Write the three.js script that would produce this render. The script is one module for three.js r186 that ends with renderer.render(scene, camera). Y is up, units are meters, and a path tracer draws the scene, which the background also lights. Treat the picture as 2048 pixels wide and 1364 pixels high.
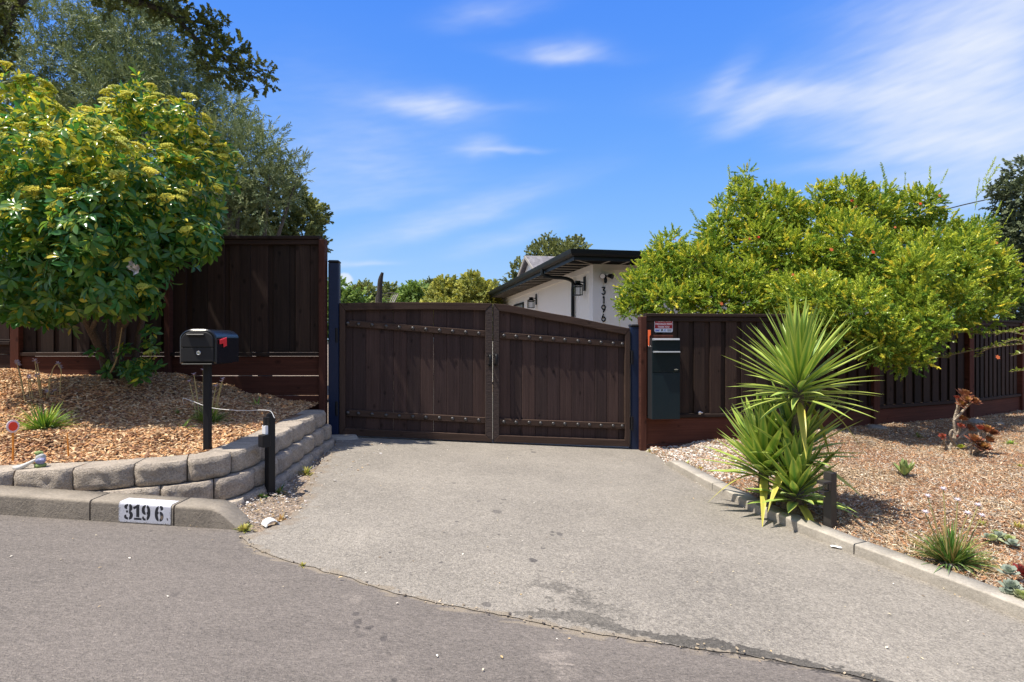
import * as THREE from 'three';
import { mergeGeometries } from 'three/addons/utils/BufferGeometryUtils.js';
import { ImprovedNoise } from 'three/addons/math/ImprovedNoise.js';

// ---------------------------------------------------------------- camera, sky, sun, exposure
const EYE = 1.2, FOCAL = 1138, EXPOSURE = 1.5;
const scene = new THREE.Scene();
const camera = new THREE.PerspectiveCamera(2 * Math.atan(682 / FOCAL) * 180 / Math.PI, 1024 / 682, 0.05, 900);
camera.position.set(0, EYE, 0);
camera.lookAt(0, EYE, -10);
const renderer = new THREE.WebGLRenderer({ antialias: true });
renderer.setSize(1024, 682);
renderer.toneMapping = THREE.LinearToneMapping;
renderer.toneMappingExposure = EXPOSURE;
renderer.shadowMap.enabled = true;

const sunDir = new THREE.Vector3(-0.36, 0.915, 0.135).normalize();
const sun = new THREE.DirectionalLight(new THREE.Color(1.0, 0.93, 0.81), 5);
sun.position.copy(sunDir).multiplyScalar(40).add(new THREE.Vector3(0, 0, -6));
sun.target.position.set(0, 0, -6);
sun.castShadow = true;
sun.shadow.mapSize.set(4096, 4096);
Object.assign(sun.shadow.camera, { left: -16, right: 16, top: 16, bottom: -16, near: 1, far: 90 });
scene.add(sun, sun.target);

// ---------------------------------------------------------------- small helpers
function rng(seed) {
  let a = seed >>> 0;
  return () => { a = (a + 0x6d2b79f5) | 0; let t = Math.imul(a ^ (a >>> 15), 1 | a); t = (t + Math.imul(t ^ (t >>> 7), 61 | t)) ^ t; return ((t ^ (t >>> 14)) >>> 0) / 4294967296; };
}
const V = (x, y, z) => new THREE.Vector3(x, y, z);
const lerp = (a, b, t) => a + (b - a) * t, clamp = (x, a = 0, b = 1) => Math.min(b, Math.max(a, x));
const smooth = (a, b, x) => { const t = clamp((x - a) / (b - a)); return t * t * (3 - 2 * t); };
const perlin = new ImprovedNoise();
const noise = (x, y, z = 0) => perlin.noise(x + 31.7, y + 11.3, z + 5.9);
function fbm(x, y, z = 0, n = 4) { let s = 0, a = 0.5, f = 1; for (let i = 0; i < n; i++) { s += a * noise(x * f, y * f, z * f + i * 7); a *= 0.5; f *= 2.03; } return s; }
const lin = (r, g, b) => new THREE.Color().setRGB(r, g, b);

// a point on the viewing ray through a pixel of the photograph, at a depth in metres: only used to measure where things stand
const at = (u, v, d) => V((u - 1024) / FOCAL * d, EYE - (v - 682) / FOCAL * d, -d);
const GROUND_SLOPE = -0.065;                                     // the street falls away to the right
const plane = (x) => GROUND_SLOPE * x;
function groundAt(u, v) { const a = (u - 1024) / FOCAL, b = (v - 682) / FOCAL; return at(u, v, EYE / (b + GROUND_SLOPE * a)); }
function hit(u, v, height) {                                     // where that ray meets a height field
  let last = 0.8;
  for (let d = 0.8; d < 14; d += 0.02) { const p = at(u, v, d); if (p.y < height(p.x, p.z)) { let a = last, b = d; for (let i = 0; i < 18; i++) { const m = (a + b) / 2, q = at(u, v, m); if (q.y < height(q.x, q.z)) b = m; else a = m; } return at(u, v, b); } last = d; }
  return at(u, v, 14);
}

const taken = new Map();
function numbered(name) { const n = taken.get(name) ?? 0; taken.set(name, n + 1); return n ? name + '_' + String(n).padStart(3, '0') : name; }
function tag(o, label, category, group, kind) { Object.assign(o.userData, { label, category }); if (group) o.userData.group = group; if (kind) o.userData.kind = kind; return o; }
function thing(name, label, category, pos = [0, 0, 0], turn = 0, group) {
  const o = new THREE.Group(); o.name = numbered(name); scene.add(o);
  o.position.set(...pos); o.rotation.y = turn;
  return tag(o, label, category, group);
}
function part(name, geo, mat, parent, label) {
  const m = new THREE.Mesh(geo, mat); m.name = name; parent.add(m);
  if (label) m.userData.label = label;
  return m;
}
function struct(name, geo, mat, label, category) {
  const m = new THREE.Mesh(geo, mat); m.name = numbered(name); scene.add(m);
  m.userData.kind = 'structure'; if (label) m.userData.label = label; if (category) m.userData.category = category;
  return m;
}
function copies(name, geo, mat, list, parent, kind = 'stuff') {   // list of { m: Matrix4, c: Color }
  const o = new THREE.InstancedMesh(geo, mat, list.length); o.name = name;
  list.forEach((e, i) => { o.setMatrixAt(i, e.m); if (e.c) o.setColorAt(i, e.c); });
  o.userData.kind = kind;
  (parent ?? scene).add(o);
  return o;
}

// ---------------------------------------------------------------- geometry
function prism(pts, z0, z1, b = 0.003) {                          // an outline in x, y with a thickness from z0 to z1 and chamfered edges
  const s = new THREE.Shape(pts.map((p) => new THREE.Vector2(p[0], p[1])));
  b = Math.min(b, (z1 - z0) * 0.35);
  const g = new THREE.ExtrudeGeometry(s, { depth: z1 - z0 - 2 * b, bevelEnabled: b > 0, bevelSize: b, bevelThickness: b, bevelOffset: -b, bevelSegments: 1, steps: 1, curveSegments: 8 });
  g.translate(0, 0, z0 + b);
  return g;
}
const box = (x0, x1, y0, y1, z0, z1, b = 0.003) => prism([[x0, y0], [x1, y0], [x1, y1], [x0, y1]], z0, z1, Math.min(b, (x1 - x0) * 0.3, (y1 - y0) * 0.3));
function shiftUV(g, r) { const uv = g.attributes.uv, a = r() * 7, b = r() * 7; for (let i = 0; i < uv.count; i++) uv.setXY(i, uv.getX(i) + a, uv.getY(i) + b); return g; }
function swapUV(g) { const uv = g.attributes.uv; for (let i = 0; i < uv.count; i++) uv.setXY(i, uv.getY(i), uv.getX(i)); return g; }
function tube(points, radii, sides = 7, closed = true) {          // tapered tube through points
  const curve = new THREE.CatmullRomCurve3(points), n = Math.max(2, (points.length - 1) * 4), pos = [], nor = [], uv = [], idx = [];
  const R = (t) => { if (typeof radii === 'number') return radii; const k = t * (radii.length - 1), i = Math.min(radii.length - 2, Math.floor(k)); return lerp(radii[i], radii[i + 1], k - i); };
  let ref = V(0, 0, 1); const len = curve.getLength();
  for (let i = 0; i <= n; i++) {
    const t = i / n, p = curve.getPoint(t), d = curve.getTangent(t).normalize();
    if (Math.abs(ref.dot(d)) > 0.93) ref = Math.abs(d.x) < 0.8 ? V(1, 0, 0) : V(0, 1, 0);
    const a = ref.clone().addScaledVector(d, -ref.dot(d)).normalize(), b = d.clone().cross(a); ref = a;
    for (let j = 0; j <= sides; j++) { const f = j / sides * Math.PI * 2, w = a.clone().multiplyScalar(Math.cos(f)).addScaledVector(b, Math.sin(f)); const q = p.clone().addScaledVector(w, R(t)); pos.push(q.x, q.y, q.z); nor.push(w.x, w.y, w.z); uv.push(j / sides * 2 * Math.PI * R(0), t * len); }
  }
  for (let i = 0; i < n; i++) for (let j = 0; j < sides; j++) { const k = i * (sides + 1) + j; idx.push(k, k + 1, k + sides + 1, k + 1, k + sides + 2, k + sides + 1); }
  if (closed) for (const e of [0, n]) { const c = pos.length / 3, p = curve.getPoint(e / n), d = curve.getTangent(e / n); if (!e) d.negate(); pos.push(p.x, p.y, p.z); nor.push(d.x, d.y, d.z); uv.push(0, 0); for (let j = 0; j < sides; j++) { const k = e * (sides + 1) + j; e ? idx.push(c, k, k + 1) : idx.push(c, k + 1, k); } }
  return geo(pos, idx, uv, nor);
}
function geo(pos, idx, uv, nor, col) {
  const g = new THREE.BufferGeometry();
  g.setAttribute('position', new THREE.Float32BufferAttribute(pos, 3));
  g.setAttribute('uv', new THREE.Float32BufferAttribute(uv ?? new Float32Array(pos.length / 3 * 2), 2));
  if (col) g.setAttribute('color', new THREE.Float32BufferAttribute(col, 3));
  g.setIndex(idx);
  if (nor) g.setAttribute('normal', new THREE.Float32BufferAttribute(nor, 3)); else g.computeVertexNormals();
  return g;
}
function merge(list) {
  const flat = list.map((g) => { const h = g.index ? g.toNonIndexed() : g; return h; });
  const all = flat.every((g) => g.attributes.color);
  for (const g of flat) for (const k of Object.keys(g.attributes)) if (!['position', 'normal', 'uv'].includes(k) && !(k === 'color' && all)) g.deleteAttribute(k);
  return mergeGeometries(flat);
}
function leafGeo(len, wid, { fold = 0.25, curl = 0.15, segs = 4, peak = 0.5, tip = 1, edge, mid } = {}) {  // blade along +y, upper face +z
  const pos = [], idx = [], uv = [], col = [];
  for (let i = 0; i <= segs; i++) {
    const t = i / segs, k = t < peak ? Math.sin(t / peak * Math.PI / 2) : Math.pow(Math.cos((t - peak) / (1 - peak) * Math.PI / 2), tip), w = wid / 2 * Math.max(k, i === segs ? 0.02 : 0.14), y = len * t, z = -curl * len * t * t;
    for (const s of [-1, 0, 1]) { pos.push(s * w, y, z + Math.abs(s) * w * fold); uv.push(s * 0.5 + 0.5, t); if (edge) { const c = s ? edge : mid; col.push(c.r, c.g, c.b); } }
  }
  for (let i = 0; i < segs; i++) for (const j of [0, 1]) { const k = i * 3 + j; idx.push(k, k + 1, k + 3, k + 1, k + 4, k + 3); }
  return geo(pos, idx, uv, null, edge ? col : null);
}
const aim = (dir, up = V(0, 0, 1), roll = 0) => {                 // turns +y to dir, +z as near to up as it goes
  const y = dir.clone().normalize(); let z = up.clone().addScaledVector(y, -up.dot(y)); if (z.lengthSq() < 1e-6) z = V(1, 0.3, 0.2).addScaledVector(y, -V(1, 0.3, 0.2).dot(y)); z.normalize();
  const q = new THREE.Quaternion().setFromRotationMatrix(new THREE.Matrix4().makeBasis(y.clone().cross(z), y, z));
  return roll ? q.multiply(new THREE.Quaternion().setFromAxisAngle(V(0, 1, 0), roll)) : q;
};
const place = (p, q, s = 1) => new THREE.Matrix4().compose(p, q, typeof s === 'number' ? V(s, s, s) : s);
function ball(r) { const z = r() * 2 - 1, f = r() * Math.PI * 2, k = Math.sqrt(1 - z * z); return V(k * Math.cos(f), z, k * Math.sin(f)); }

// ---------------------------------------------------------------- textures and materials
function dataTexture(w, h, fn, srgb = false) {                    // fn(x, y) gives linear-ish 0..1 values, as one number or three
  const d = new Uint8Array(w * h * 4), o = [0, 0, 0];
  for (let y = 0; y < h; y++) for (let x = 0; x < w; x++) {
    const c = fn(x, y, o), i = (y * w + x) * 4;
    if (typeof c === 'number') d[i] = d[i + 1] = d[i + 2] = clamp(c) * 255; else for (let k = 0; k < 3; k++) d[i + k] = clamp(srgb ? Math.pow(c[k], 1 / 2.2) : c[k]) * 255;
    d[i + 3] = 255;
  }
  const t = new THREE.DataTexture(d, w, h); t.wrapS = t.wrapT = THREE.RepeatWrapping; t.magFilter = THREE.LinearFilter; t.minFilter = THREE.LinearMipmapLinearFilter; t.generateMipmaps = true; t.needsUpdate = true;
  if (srgb) t.colorSpace = THREE.SRGBColorSpace;
  return t;
}
// tiling value noise on a lattice of n cells
function lattice(n, seed, m = n) { const r = rng(seed), a = new Float32Array(n * m); for (let i = 0; i < n * m; i++) a[i] = r(); return (u, v) => { u = (u - Math.floor(u)) * n; v = (v - Math.floor(v)) * m; const i = Math.floor(u), j = Math.floor(v), f = u - i, g = v - j, s = f * f * (3 - 2 * f), t = g * g * (3 - 2 * g), i1 = (i + 1) % n, j1 = (j + 1) % m; return lerp(lerp(a[j * n + i], a[j * n + i1], s), lerp(a[j1 * n + i], a[j1 * n + i1], s), t); }; }

const std = (color, o = {}) => new THREE.MeshStandardMaterial({ color, roughness: 0.8, ...o });
const phys = (color, o = {}) => new THREE.MeshPhysicalMaterial({ color, roughness: 0.8, ...o });
const leafMat = (color, o = {}) => new THREE.MeshPhysicalMaterial({ color, roughness: 0.9, transmission: 0.35, thickness: 0, side: THREE.DoubleSide, specularIntensity: 0.5, clearcoat: 0.35, clearcoatRoughness: 0.4, ...o });

// stained wood: long fine grain, streaks and a few knots; 0.5 m x 2 m
const woodTex = (() => {
  const a = lattice(128, 1, 6), b = lattice(48, 2, 3), c = lattice(10, 3, 8), d = lattice(256, 9, 48), r = rng(77), knots = Array.from({ length: 7 }, () => [r(), r(), 0.012 + r() * 0.014]);
  return dataTexture(256, 512, (x, y) => {
    let u = x / 256, v = y / 512, k = 1;
    for (const [kx, ky, kr] of knots) { const dx = (u - kx) * 0.5, dy = (v - ky) * 2 * 0.6, q = Math.sqrt(dx * dx + dy * dy); u += 0.02 * Math.exp(-q * q / (kr * kr * 9)) * Math.sign(dx); if (q < kr) k = 0.35 + 0.5 * q / kr; }
    const w = 0.46 + 0.26 * a(u, v) + 0.22 * b(u, v) + 0.22 * c(u, v) + 0.16 * d(u, v) - 0.08;
    return [k * w, k * w * (0.98 + 0.02 * c(v, u)), k * w * 0.97];
  });
})();
woodTex.repeat.set(2, 0.5);
const woodBump = woodTex;
const sawTex = (() => { const a = lattice(6, 21, 160), b = lattice(64, 22, 64), c = lattice(3, 23, 90); return dataTexture(128, 512, (x, y) => { const u = x / 128, v = y / 512; const w = 0.35 + 0.4 * a(u, v) + 0.2 * b(u, v) + 0.25 * c(u, v); return [w, w * 0.97, w * 0.95]; }); })();
sawTex.repeat.set(6, 1.4);
const wood = (r, g, b, o = {}) => phys(lin(r, g, b), { map: woodTex, bumpMap: woodBump, bumpScale: 0.0025, roughness: 0.8, specularIntensity: 0.35, ...o });
const fenceWoods = [wood(0.040, 0.026, 0.021), wood(0.05, 0.031, 0.025), wood(0.034, 0.023, 0.019), wood(0.058, 0.037, 0.029)];
const redWoods = [wood(0.105, 0.038, 0.026), wood(0.12, 0.042, 0.028), wood(0.09, 0.034, 0.024)];
const gateWoods = [wood(0.06, 0.038, 0.036), wood(0.07, 0.043, 0.039), wood(0.052, 0.034, 0.032), wood(0.078, 0.048, 0.042)];
const gateFrameWood = wood(0.07, 0.044, 0.034), gateSawn = phys(lin(0.056, 0.036, 0.03), { map: sawTex, bumpMap: sawTex, bumpScale: 0.004, roughness: 0.8 });
const blackSteel = phys(lin(0.009, 0.009, 0.011), { roughness: 0.5, specularIntensity: 0.6 });
const navySteel = phys(lin(0.008, 0.017, 0.05), { roughness: 0.4, specularIntensity: 0.7 });
const boltSteel = std(lin(0.09, 0.085, 0.085), { metalness: 0.7, roughness: 0.42 });
const chrome = std(lin(0.75, 0.75, 0.75), { metalness: 1, roughness: 0.25 });
const barkTex = (() => { const a = lattice(24, 31, 40), b = lattice(90, 32, 60); return dataTexture(256, 256, (x, y) => { const w = 0.35 + 0.45 * a(x / 256, y / 256) + 0.35 * b(x / 256, y / 256) - 0.1; return [w, w, w]; }); })();
barkTex.repeat.set(4, 3);
const bark = (r, g, b) => std(lin(r, g, b), { map: barkTex, bumpMap: barkTex, bumpScale: 0.012, roughness: 0.95 });
// ---------------------------------------------------------------- sky: blue air with thin cirrus, by direction
{
  const W = 4096, H = 2048, data = new Float32Array(W * H * 4);
  const stops = [[0, 0.50, 0.72, 1.0], [5, 0.40, 0.655, 1.0], [11, 0.255, 0.53, 1.0], [18, 0.16, 0.415, 1.0], [25, 0.11, 0.335, 0.98], [32, 0.082, 0.285, 0.95], [50, 0.06, 0.22, 0.80], [90, 0.05, 0.18, 0.68]];
  const dirOf = (u, v) => [Math.atan2(u - 1024, FOCAL) * 180 / Math.PI, Math.atan2(682 - v, Math.hypot(FOCAL, u - 1024)) * 180 / Math.PI];
  // wisps: where (measured in the photograph), half length and half height in degrees, tilt, strength, raggedness
  const wisps = [
    [[868, 215], 4.2, 1.15, 2, 0.55], [[900, 212], 6.5, 0.55, 1, 0.25], [[820, 225], 5.5, 0.9, 3, 0.2],
    [[1130, 108], 3.3, 0.85, -3, 0.55], [[1120, 114], 5.5, 0.7, 4, 0.22],
    [[957, 298], 2.0, 1.0, -4, 0.42], [[1000, 303], 3.2, 0.28, 0, 0.4], [[985, 28], 5, 1.2, -8, 0.2],
    [[700, 345], 10, 3.2, -14, 0.22], [[900, 440], 11, 1.5, -17, 0.36], [[760, 400], 8, 1.2, -14, 0.18], [[1010, 478], 5, 1.0, -15, 0.25], [[640, 250], 8, 5, 0, 0.12],
    [[1520, 222], 3.4, 1.1, -22, 0.7], [[1600, 205], 8, 1.3, 6, 0.45], [[1450, 175], 2.6, 1.2, -42, 0.3], [[1700, 190], 8, 1.8, 10, 0.42],
    [[1990, 70], 7, 4.2, -55, 0.95], [[1930, 120], 6, 3, 25, 0.45], [[1960, 250], 9, 2.2, 17, 0.8], [[1830, 290], 8, 1.5, 14, 0.42], [[1720, 325], 5, 0.7, 0, 0.22], [[2040, 330], 8, 4, 10, 0.4], [[1950, 380], 8, 2.4, -6, 0.35], [[1900, 40], 9, 6, -30, 0.25],
    [[720, 528], 3, 0.35, -4, 0.4],
  ].map(([p, l, h, tilt, s]) => { const [az, el] = dirOf(...p), t = -tilt * Math.PI / 180; return [az, el, l, h, Math.cos(t), -Math.sin(t), s]; });
  const [paz, pel] = dirOf(684, 560);
  for (let j = 0; j < H; j++) {
    const el = ((j + 0.5) / H - 0.5) * 180;
    for (let i = 0; i < W; i++) {
      const phi = ((i + 0.5) / W - 0.5) * 2 * Math.PI, o = (j * W + i) * 4;
      // azimuth measured from straight ahead (-z), to the right
      let az = Math.atan2(Math.cos(phi), -Math.sin(phi)) * 180 / Math.PI;
      const e = Math.max(el, 0); let k = 0; while (k < stops.length - 2 && e > stops[k + 1][0]) k++;
      const t = clamp((e - stops[k][0]) / (stops[k + 1][0] - stops[k][0]));
      let r = lerp(stops[k][1], stops[k + 1][1], t), g = lerp(stops[k][2], stops[k + 1][2], t), b = lerp(stops[k][3], stops[k + 1][3], t);
      if (el > 0) {
        const cy = Math.cos(el * Math.PI / 180), x = Math.cos(phi) * cy, z = Math.sin(phi) * cy, y = Math.sin(el * Math.PI / 180);
        let c = 0;
        const ahead = smooth(62, 46, Math.abs(az)) * smooth(46, 36, el);
        if (ahead > 0) {
          const wob = 0.8 * fbm(az * 0.16, el * 0.5, 2, 3), wob2 = 1.4 * fbm(az * 0.1 + 9, el * 0.3, 5, 3), rag = clamp(0.85 + 0.9 * fbm(az * 0.16 + el * 0.1, el * 0.6 - az * 0.03, 8, 5), 0.3, 1.3) * (0.95 + 0.75 * fbm(az * 0.3 + el * 0.25, el * 2.1 - az * 0.42, 4, 4));
          for (const [wa, we, l, h, ct, st, s] of wisps) { const dx = az - wa + wob2, dy = el - we + wob; if (Math.abs(dx) > 3 * l + 4 || Math.abs(dy) > 3 * l) continue; const a = (dx * ct - dy * st) / l; let q = (dx * st + dy * ct) / h; if (q < 0) q *= 1.5; c += s * Math.exp(-a * a - q * q) * lerp(1, rag, 0.75) * ahead; }
          const q = Math.hypot((az - paz) / 0.9, (el - pel) / 0.75) + 0.5 * fbm(az * 1.2, el * 1.2, 1, 4); c += 1.1 * smooth(1.15, 0.75, q);
        }
        // denser cirrus added outside the view, to whiten and brighten the fill light
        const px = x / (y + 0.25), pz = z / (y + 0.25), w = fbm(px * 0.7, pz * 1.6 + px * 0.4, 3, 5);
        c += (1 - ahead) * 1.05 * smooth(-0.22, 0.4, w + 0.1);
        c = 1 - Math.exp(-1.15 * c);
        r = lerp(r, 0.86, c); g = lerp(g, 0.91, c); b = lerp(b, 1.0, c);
      } else { r = 0.2; g = 0.19; b = 0.17; }
      data[o] = r / EXPOSURE; data[o + 1] = g / EXPOSURE; data[o + 2] = b / EXPOSURE; data[o + 3] = 1;
    }
  }
  const sky = new THREE.DataTexture(data, W, H, THREE.RGBAFormat, THREE.FloatType);
  sky.mapping = THREE.EquirectangularReflectionMapping; sky.magFilter = THREE.LinearFilter; sky.needsUpdate = true;
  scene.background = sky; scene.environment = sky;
}
// ---------------------------------------------------------------- lines measured on the ground
const SEAM = [[484, 1072], [500, 1090], [515, 1103], [560, 1118], [605, 1131], [680, 1152], [750, 1174], [820, 1195], [900, 1211], [960, 1222], [1060, 1243], [1130, 1258], [1230, 1275], [1330, 1290], [1420, 1302], [1500, 1312], [1600, 1331], [1700, 1352], [1780, 1370], [1950, 1410], [2150, 1456]].map((p) => groundAt(...p));
const DRIVE_EDGE = [[672, 886], [655, 907], [641, 927], [614, 965], [602, 1010], [572, 1040], [525, 1064]].map((p) => groundAt(...p));   // asphalt edge beside the block wall
const KERB_R = [[1329, 929], [1352, 942], [1398, 968], [1426, 983], [1464, 1003], [1501, 1023], [1557, 1047], [1602, 1068], [1650, 1087], [1709, 1111], [1765, 1132], [1827, 1156], [1920, 1192], [2022, 1232], [2140, 1278]].map((p) => groundAt(...p));
function densify(pts, step, wob = 0, seed = 0) {
  const out = [];
  for (let i = 0; i < pts.length - 1; i++) { const n = Math.max(1, Math.round(pts[i].distanceTo(pts[i + 1]) / step)); for (let k = 0; k < n; k++) { const p = pts[i].clone().lerp(pts[i + 1], k / n); p.x += wob * fbm(p.x * 9, p.z * 9, seed); p.z += wob * fbm(p.x * 9, p.z * 9, seed + 40); out.push(p); } }
  out.push(pts.at(-1).clone());
  return out;
}
function segDist(pts, x, z) {                                     // distance to a line on the ground, its nearest place, and the side
  let best = 1e9, where = 0, side = 1, len = 0;
  for (let i = 0; i < pts.length - 1; i++) { const a = pts[i], b = pts[i + 1], dx = b.x - a.x, dz = b.z - a.z, l2 = dx * dx + dz * dz, t = clamp(((x - a.x) * dx + (z - a.z) * dz) / l2), px = a.x + dx * t - x, pz = a.z + dz * t - z, d = px * px + pz * pz; if (d < best) { best = d; where = len + Math.sqrt(l2) * t; side = Math.sign(dx * (z - a.z) - dz * (x - a.x)); } len += Math.sqrt(l2); }
  return [Math.sqrt(best), where, side];
}
const GATE_A = groundAt(669, 872), GATE_B = groundAt(1268, 898);   // feet of the gate posts

// ---------------------------------------------------------------- asphalt: grit, pits, pale chips, drips and a tar smear, drawn where they lie
function asphalt(x0, z0, w, d, W, H, base, seed, marks, extra) {
  const r = rng(seed), a = lattice(512, seed + 1), b = lattice(900, seed + 2), c = lattice(9, seed + 3), e = lattice(26, seed + 4), f = lattice(110, seed + 5);
  const grit = new Float32Array(W * H); for (let i = 0; i < W * H; i++) { const q = r(); grit[i] = q > 0.993 ? 0.8 + 0.9 * r() : q < 0.014 ? -0.6 : (r() + r() - 1) * 0.34; }
  const col = dataTexture(W, H, (i, j, o) => {
    const u = (i + 0.5) / W, v = (j + 0.5) / H, x = x0 + u * w, z = z0 - v * d;
    const g = (grit[j * W + i] + 0.6 * grit[j * W + ((i + 1) % W)]) * 0.75, fine = (a(u, v) - 0.5) * 0.4 + (b(v, u) - 0.5) * 0.4;
    let k = 1 + g + fine + (c(u, v) - 0.5) * 0.12 + (e(u, v) - 0.5) * 0.12 + (f(u, v) - 0.5) * 0.1;
    o[0] = base[0] * k; o[1] = base[1] * k; o[2] = base[2] * k;
    for (const m of marks) {
      const dx = (x - m.x) / m.rx, dz = (z - m.z) / m.rz; if (Math.abs(dx) > 2 || Math.abs(dz) > 2) continue;
      const q = Math.hypot(dx, dz) + (f(u * 1.7, v * 1.7) - 0.5) * m.rag + (a(u, v) - 0.5) * 0.35, s = smooth(1.08, 0.8, q) * m.k; o[0] *= 1 - s; o[1] *= 1 - s; o[2] *= 1 - s * 0.95;
    }
    extra?.(x, z, o, a(u, v), f(u, v), e(u, v), g);
    return o;
  }, true);
  col.wrapS = col.wrapT = THREE.MirroredRepeatWrapping;
  return col;
}
const mark = (u, v, r, k = 0.5, rag = 0.5, flat = 1) => { const p = groundAt(u, v), s = p.z / -FOCAL; return { x: p.x, z: p.z, rx: r * s, rz: r * s * 1.25 * flat, k, rag }; };
const gritBump = (() => { const a = lattice(190, 61), b = lattice(330, 62), c = lattice(90, 63); return dataTexture(1024, 1024, (x, y) => { const u = x / 1024, v = y / 1024; return 0.45 * a(u, v) + 0.4 * b(u, v) + 0.25 * c(u, v) - 0.05; }); })();
const bumpAt = (sx, sy) => { const t = gritBump.clone(); t.repeat.set(sx, sy); return t; };
const TAR = [[1040, 1228, 0.015], [1090, 1228, 0.035], [1140, 1232, 0.05], [1200, 1248, 0.055], [1270, 1268, 0.04], [1340, 1280, 0.035], [1420, 1290, 0.05], [1500, 1303, 0.035], [1600, 1325, 0.035], [1690, 1345, 0.04], [1790, 1372, 0.045]].map(([u, v, w]) => Object.assign(groundAt(u, v), { w }));
const TARLEN = TAR.slice(0, -1).map((p, i) => Math.hypot(TAR[i + 1].x - p.x, TAR[i + 1].z - p.z));
function tarWidth(s) { for (let i = 0; i < TARLEN.length; i++) { if (s <= TARLEN[i]) return lerp(TAR[i].w, TAR[i + 1].w, s / TARLEN[i]); s -= TARLEN[i]; } return TAR.at(-1).w; }
const smear = [[1105, 1165, 0.10], [1130, 1180, 0.13], [1160, 1200, 0.14], [1195, 1215, 0.12]].map(([u, v, r]) => Object.assign(groundAt(u, v), { r }));
function seamMarks(x, z, o, a, f, e, g) {
  const [dt, st] = segDist(TAR, x, z), w = tarWidth(st) * (0.75 + 1.1 * (f - 0.4)), t = smooth(w * 1.15, w * 0.8, dt + (a - 0.5) * 0.035 + (e - 0.5) * 0.03) * lerp(0.38, 0.62, smooth(0.2, 0.7, st));
  let k = 1 - t;
  for (const s of smear) k *= 1 - 0.15 * smooth(s.r, s.r * 0.35, Math.hypot(x - s.x, (z - s.z)) + (f - 0.5) * 0.2 + (a - 0.5) * 0.14);
  o[0] *= k; o[1] *= k * 0.995; o[2] *= k;
  const [ds] = segDist(SEAM, x, z), q = smooth(0.035, 0.0, ds + (f - 0.5) * 0.07 + (a - 0.5) * 0.02) * (1 - t * 1.6) * 0.8;   // pale grit caught along the joint
  o[0] = lerp(o[0], 0.26 + g * 0.1, q); o[1] = lerp(o[1], 0.215 + g * 0.1, q); o[2] = lerp(o[2], 0.16 + g * 0.1, q);
}
const driveMap = asphalt(-2.3, -1.9, 5.8, 5.0, 2048, 2048, [0.256, 0.231, 0.196], 101,
  [[1067, 905, 6], [908, 967, 4], [957, 1003, 5, 0.3], [1007, 1000, 5, 0.4], [1001, 1008, 3, 0.4], [995, 1024, 12, 0.4], [913, 1044, 4], [1104, 1065, 4], [1119, 1069, 7], [1104, 1071, 4], [1086, 1098, 4], [1066, 1122, 9, 0.6], [780, 1106, 3, 0.7], [882, 1126, 4], [998, 1070, 3], [974, 1211, 10, 0.45], [870, 1141, 4, 0.25], [1063, 900, 3], [1041, 912, 3, 0.3]].map(([u, v, r, k]) => mark(u, v, r, k ?? 0.5)).concat([mark(870, 960, 120, -0.06, 1.2), mark(1300, 1150, 160, 0.07, 1.5), mark(1000, 1150, 90, -0.07, 1.4), mark(1500, 1230, 140, 0.06, 1.4), mark(700, 1080, 60, -0.06, 1)]),
  (x, z, o, a, f, e, g) => { seamMarks(x, z, o, a, f, e, g); const [d] = segDist(DRIVE_EDGE, x, z), q = smooth(0.1, 0.0, d + (f - 0.5) * 0.16) * 0.7; o[0] = lerp(o[0], 0.24 + g * 0.1, q); o[1] = lerp(o[1], 0.19 + g * 0.1, q); o[2] = lerp(o[2], 0.14 + g * 0.1, q); });
const roadMap = asphalt(-3.7, -1.3, 7.2, 2.3, 2048, 1024, [0.148, 0.128, 0.112], 202,
  [[711, 1228, 7], [715, 1244, 9], [740, 1254, 8], [768, 1277, 9], [490, 1167, 3], [350, 1188, 8, 0.3], [722, 1272, 3], [788, 1361, 7], [302, 1062, 3, 0.6], [715, 1254, 5, 0.4]].map(([u, v, r, k]) => mark(u, v, r, k ?? 0.42)).concat([mark(712, 1198, 13, -0.25), mark(795, 1320, 18, -0.25), mark(690, 1192, 7, -0.25), mark(1115, 1310, 30, -0.35, 1.6), mark(1130, 1345, 22, -0.3, 1.6), mark(200, 1200, 120, -0.06, 1.4), mark(500, 1300, 160, 0.05, 1.4), mark(900, 1290, 150, 0.05, 1.4)]), seamMarks);
const driveMat = std(lin(1, 1, 1), { map: driveMap, bumpMap: bumpAt(5.8 * 1.3, 5 * 1.3), bumpScale: 0.006, roughness: 0.92 });
const roadMat = std(lin(1, 1, 1), { map: roadMap, bumpMap: bumpAt(7.2 * 1.3, 2.3 * 1.3), bumpScale: 0.004, roughness: 0.88 });
function sheet(pts, lift, uvOf, h = (x) => plane(x)) {            // a triangulated sheet on the ground from its outline (x, z)
  const tris = THREE.ShapeUtils.triangulateShape(pts.map((p) => new THREE.Vector2(p.x, -p.z)), []), pos = [], uv = [];
  for (const p of pts) { pos.push(p.x, h(p.x, p.z) + lift, p.z); uv.push(...uvOf(p.x, p.z)); }
  const g = geo(pos, tris.flat(), uv); if (g.attributes.normal.getY(0) < 0) { g.index.array.reverse(); g.computeVertexNormals(); } return g;
}
const seamFine = densify(SEAM, 0.03, 0.03, 3);
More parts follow.
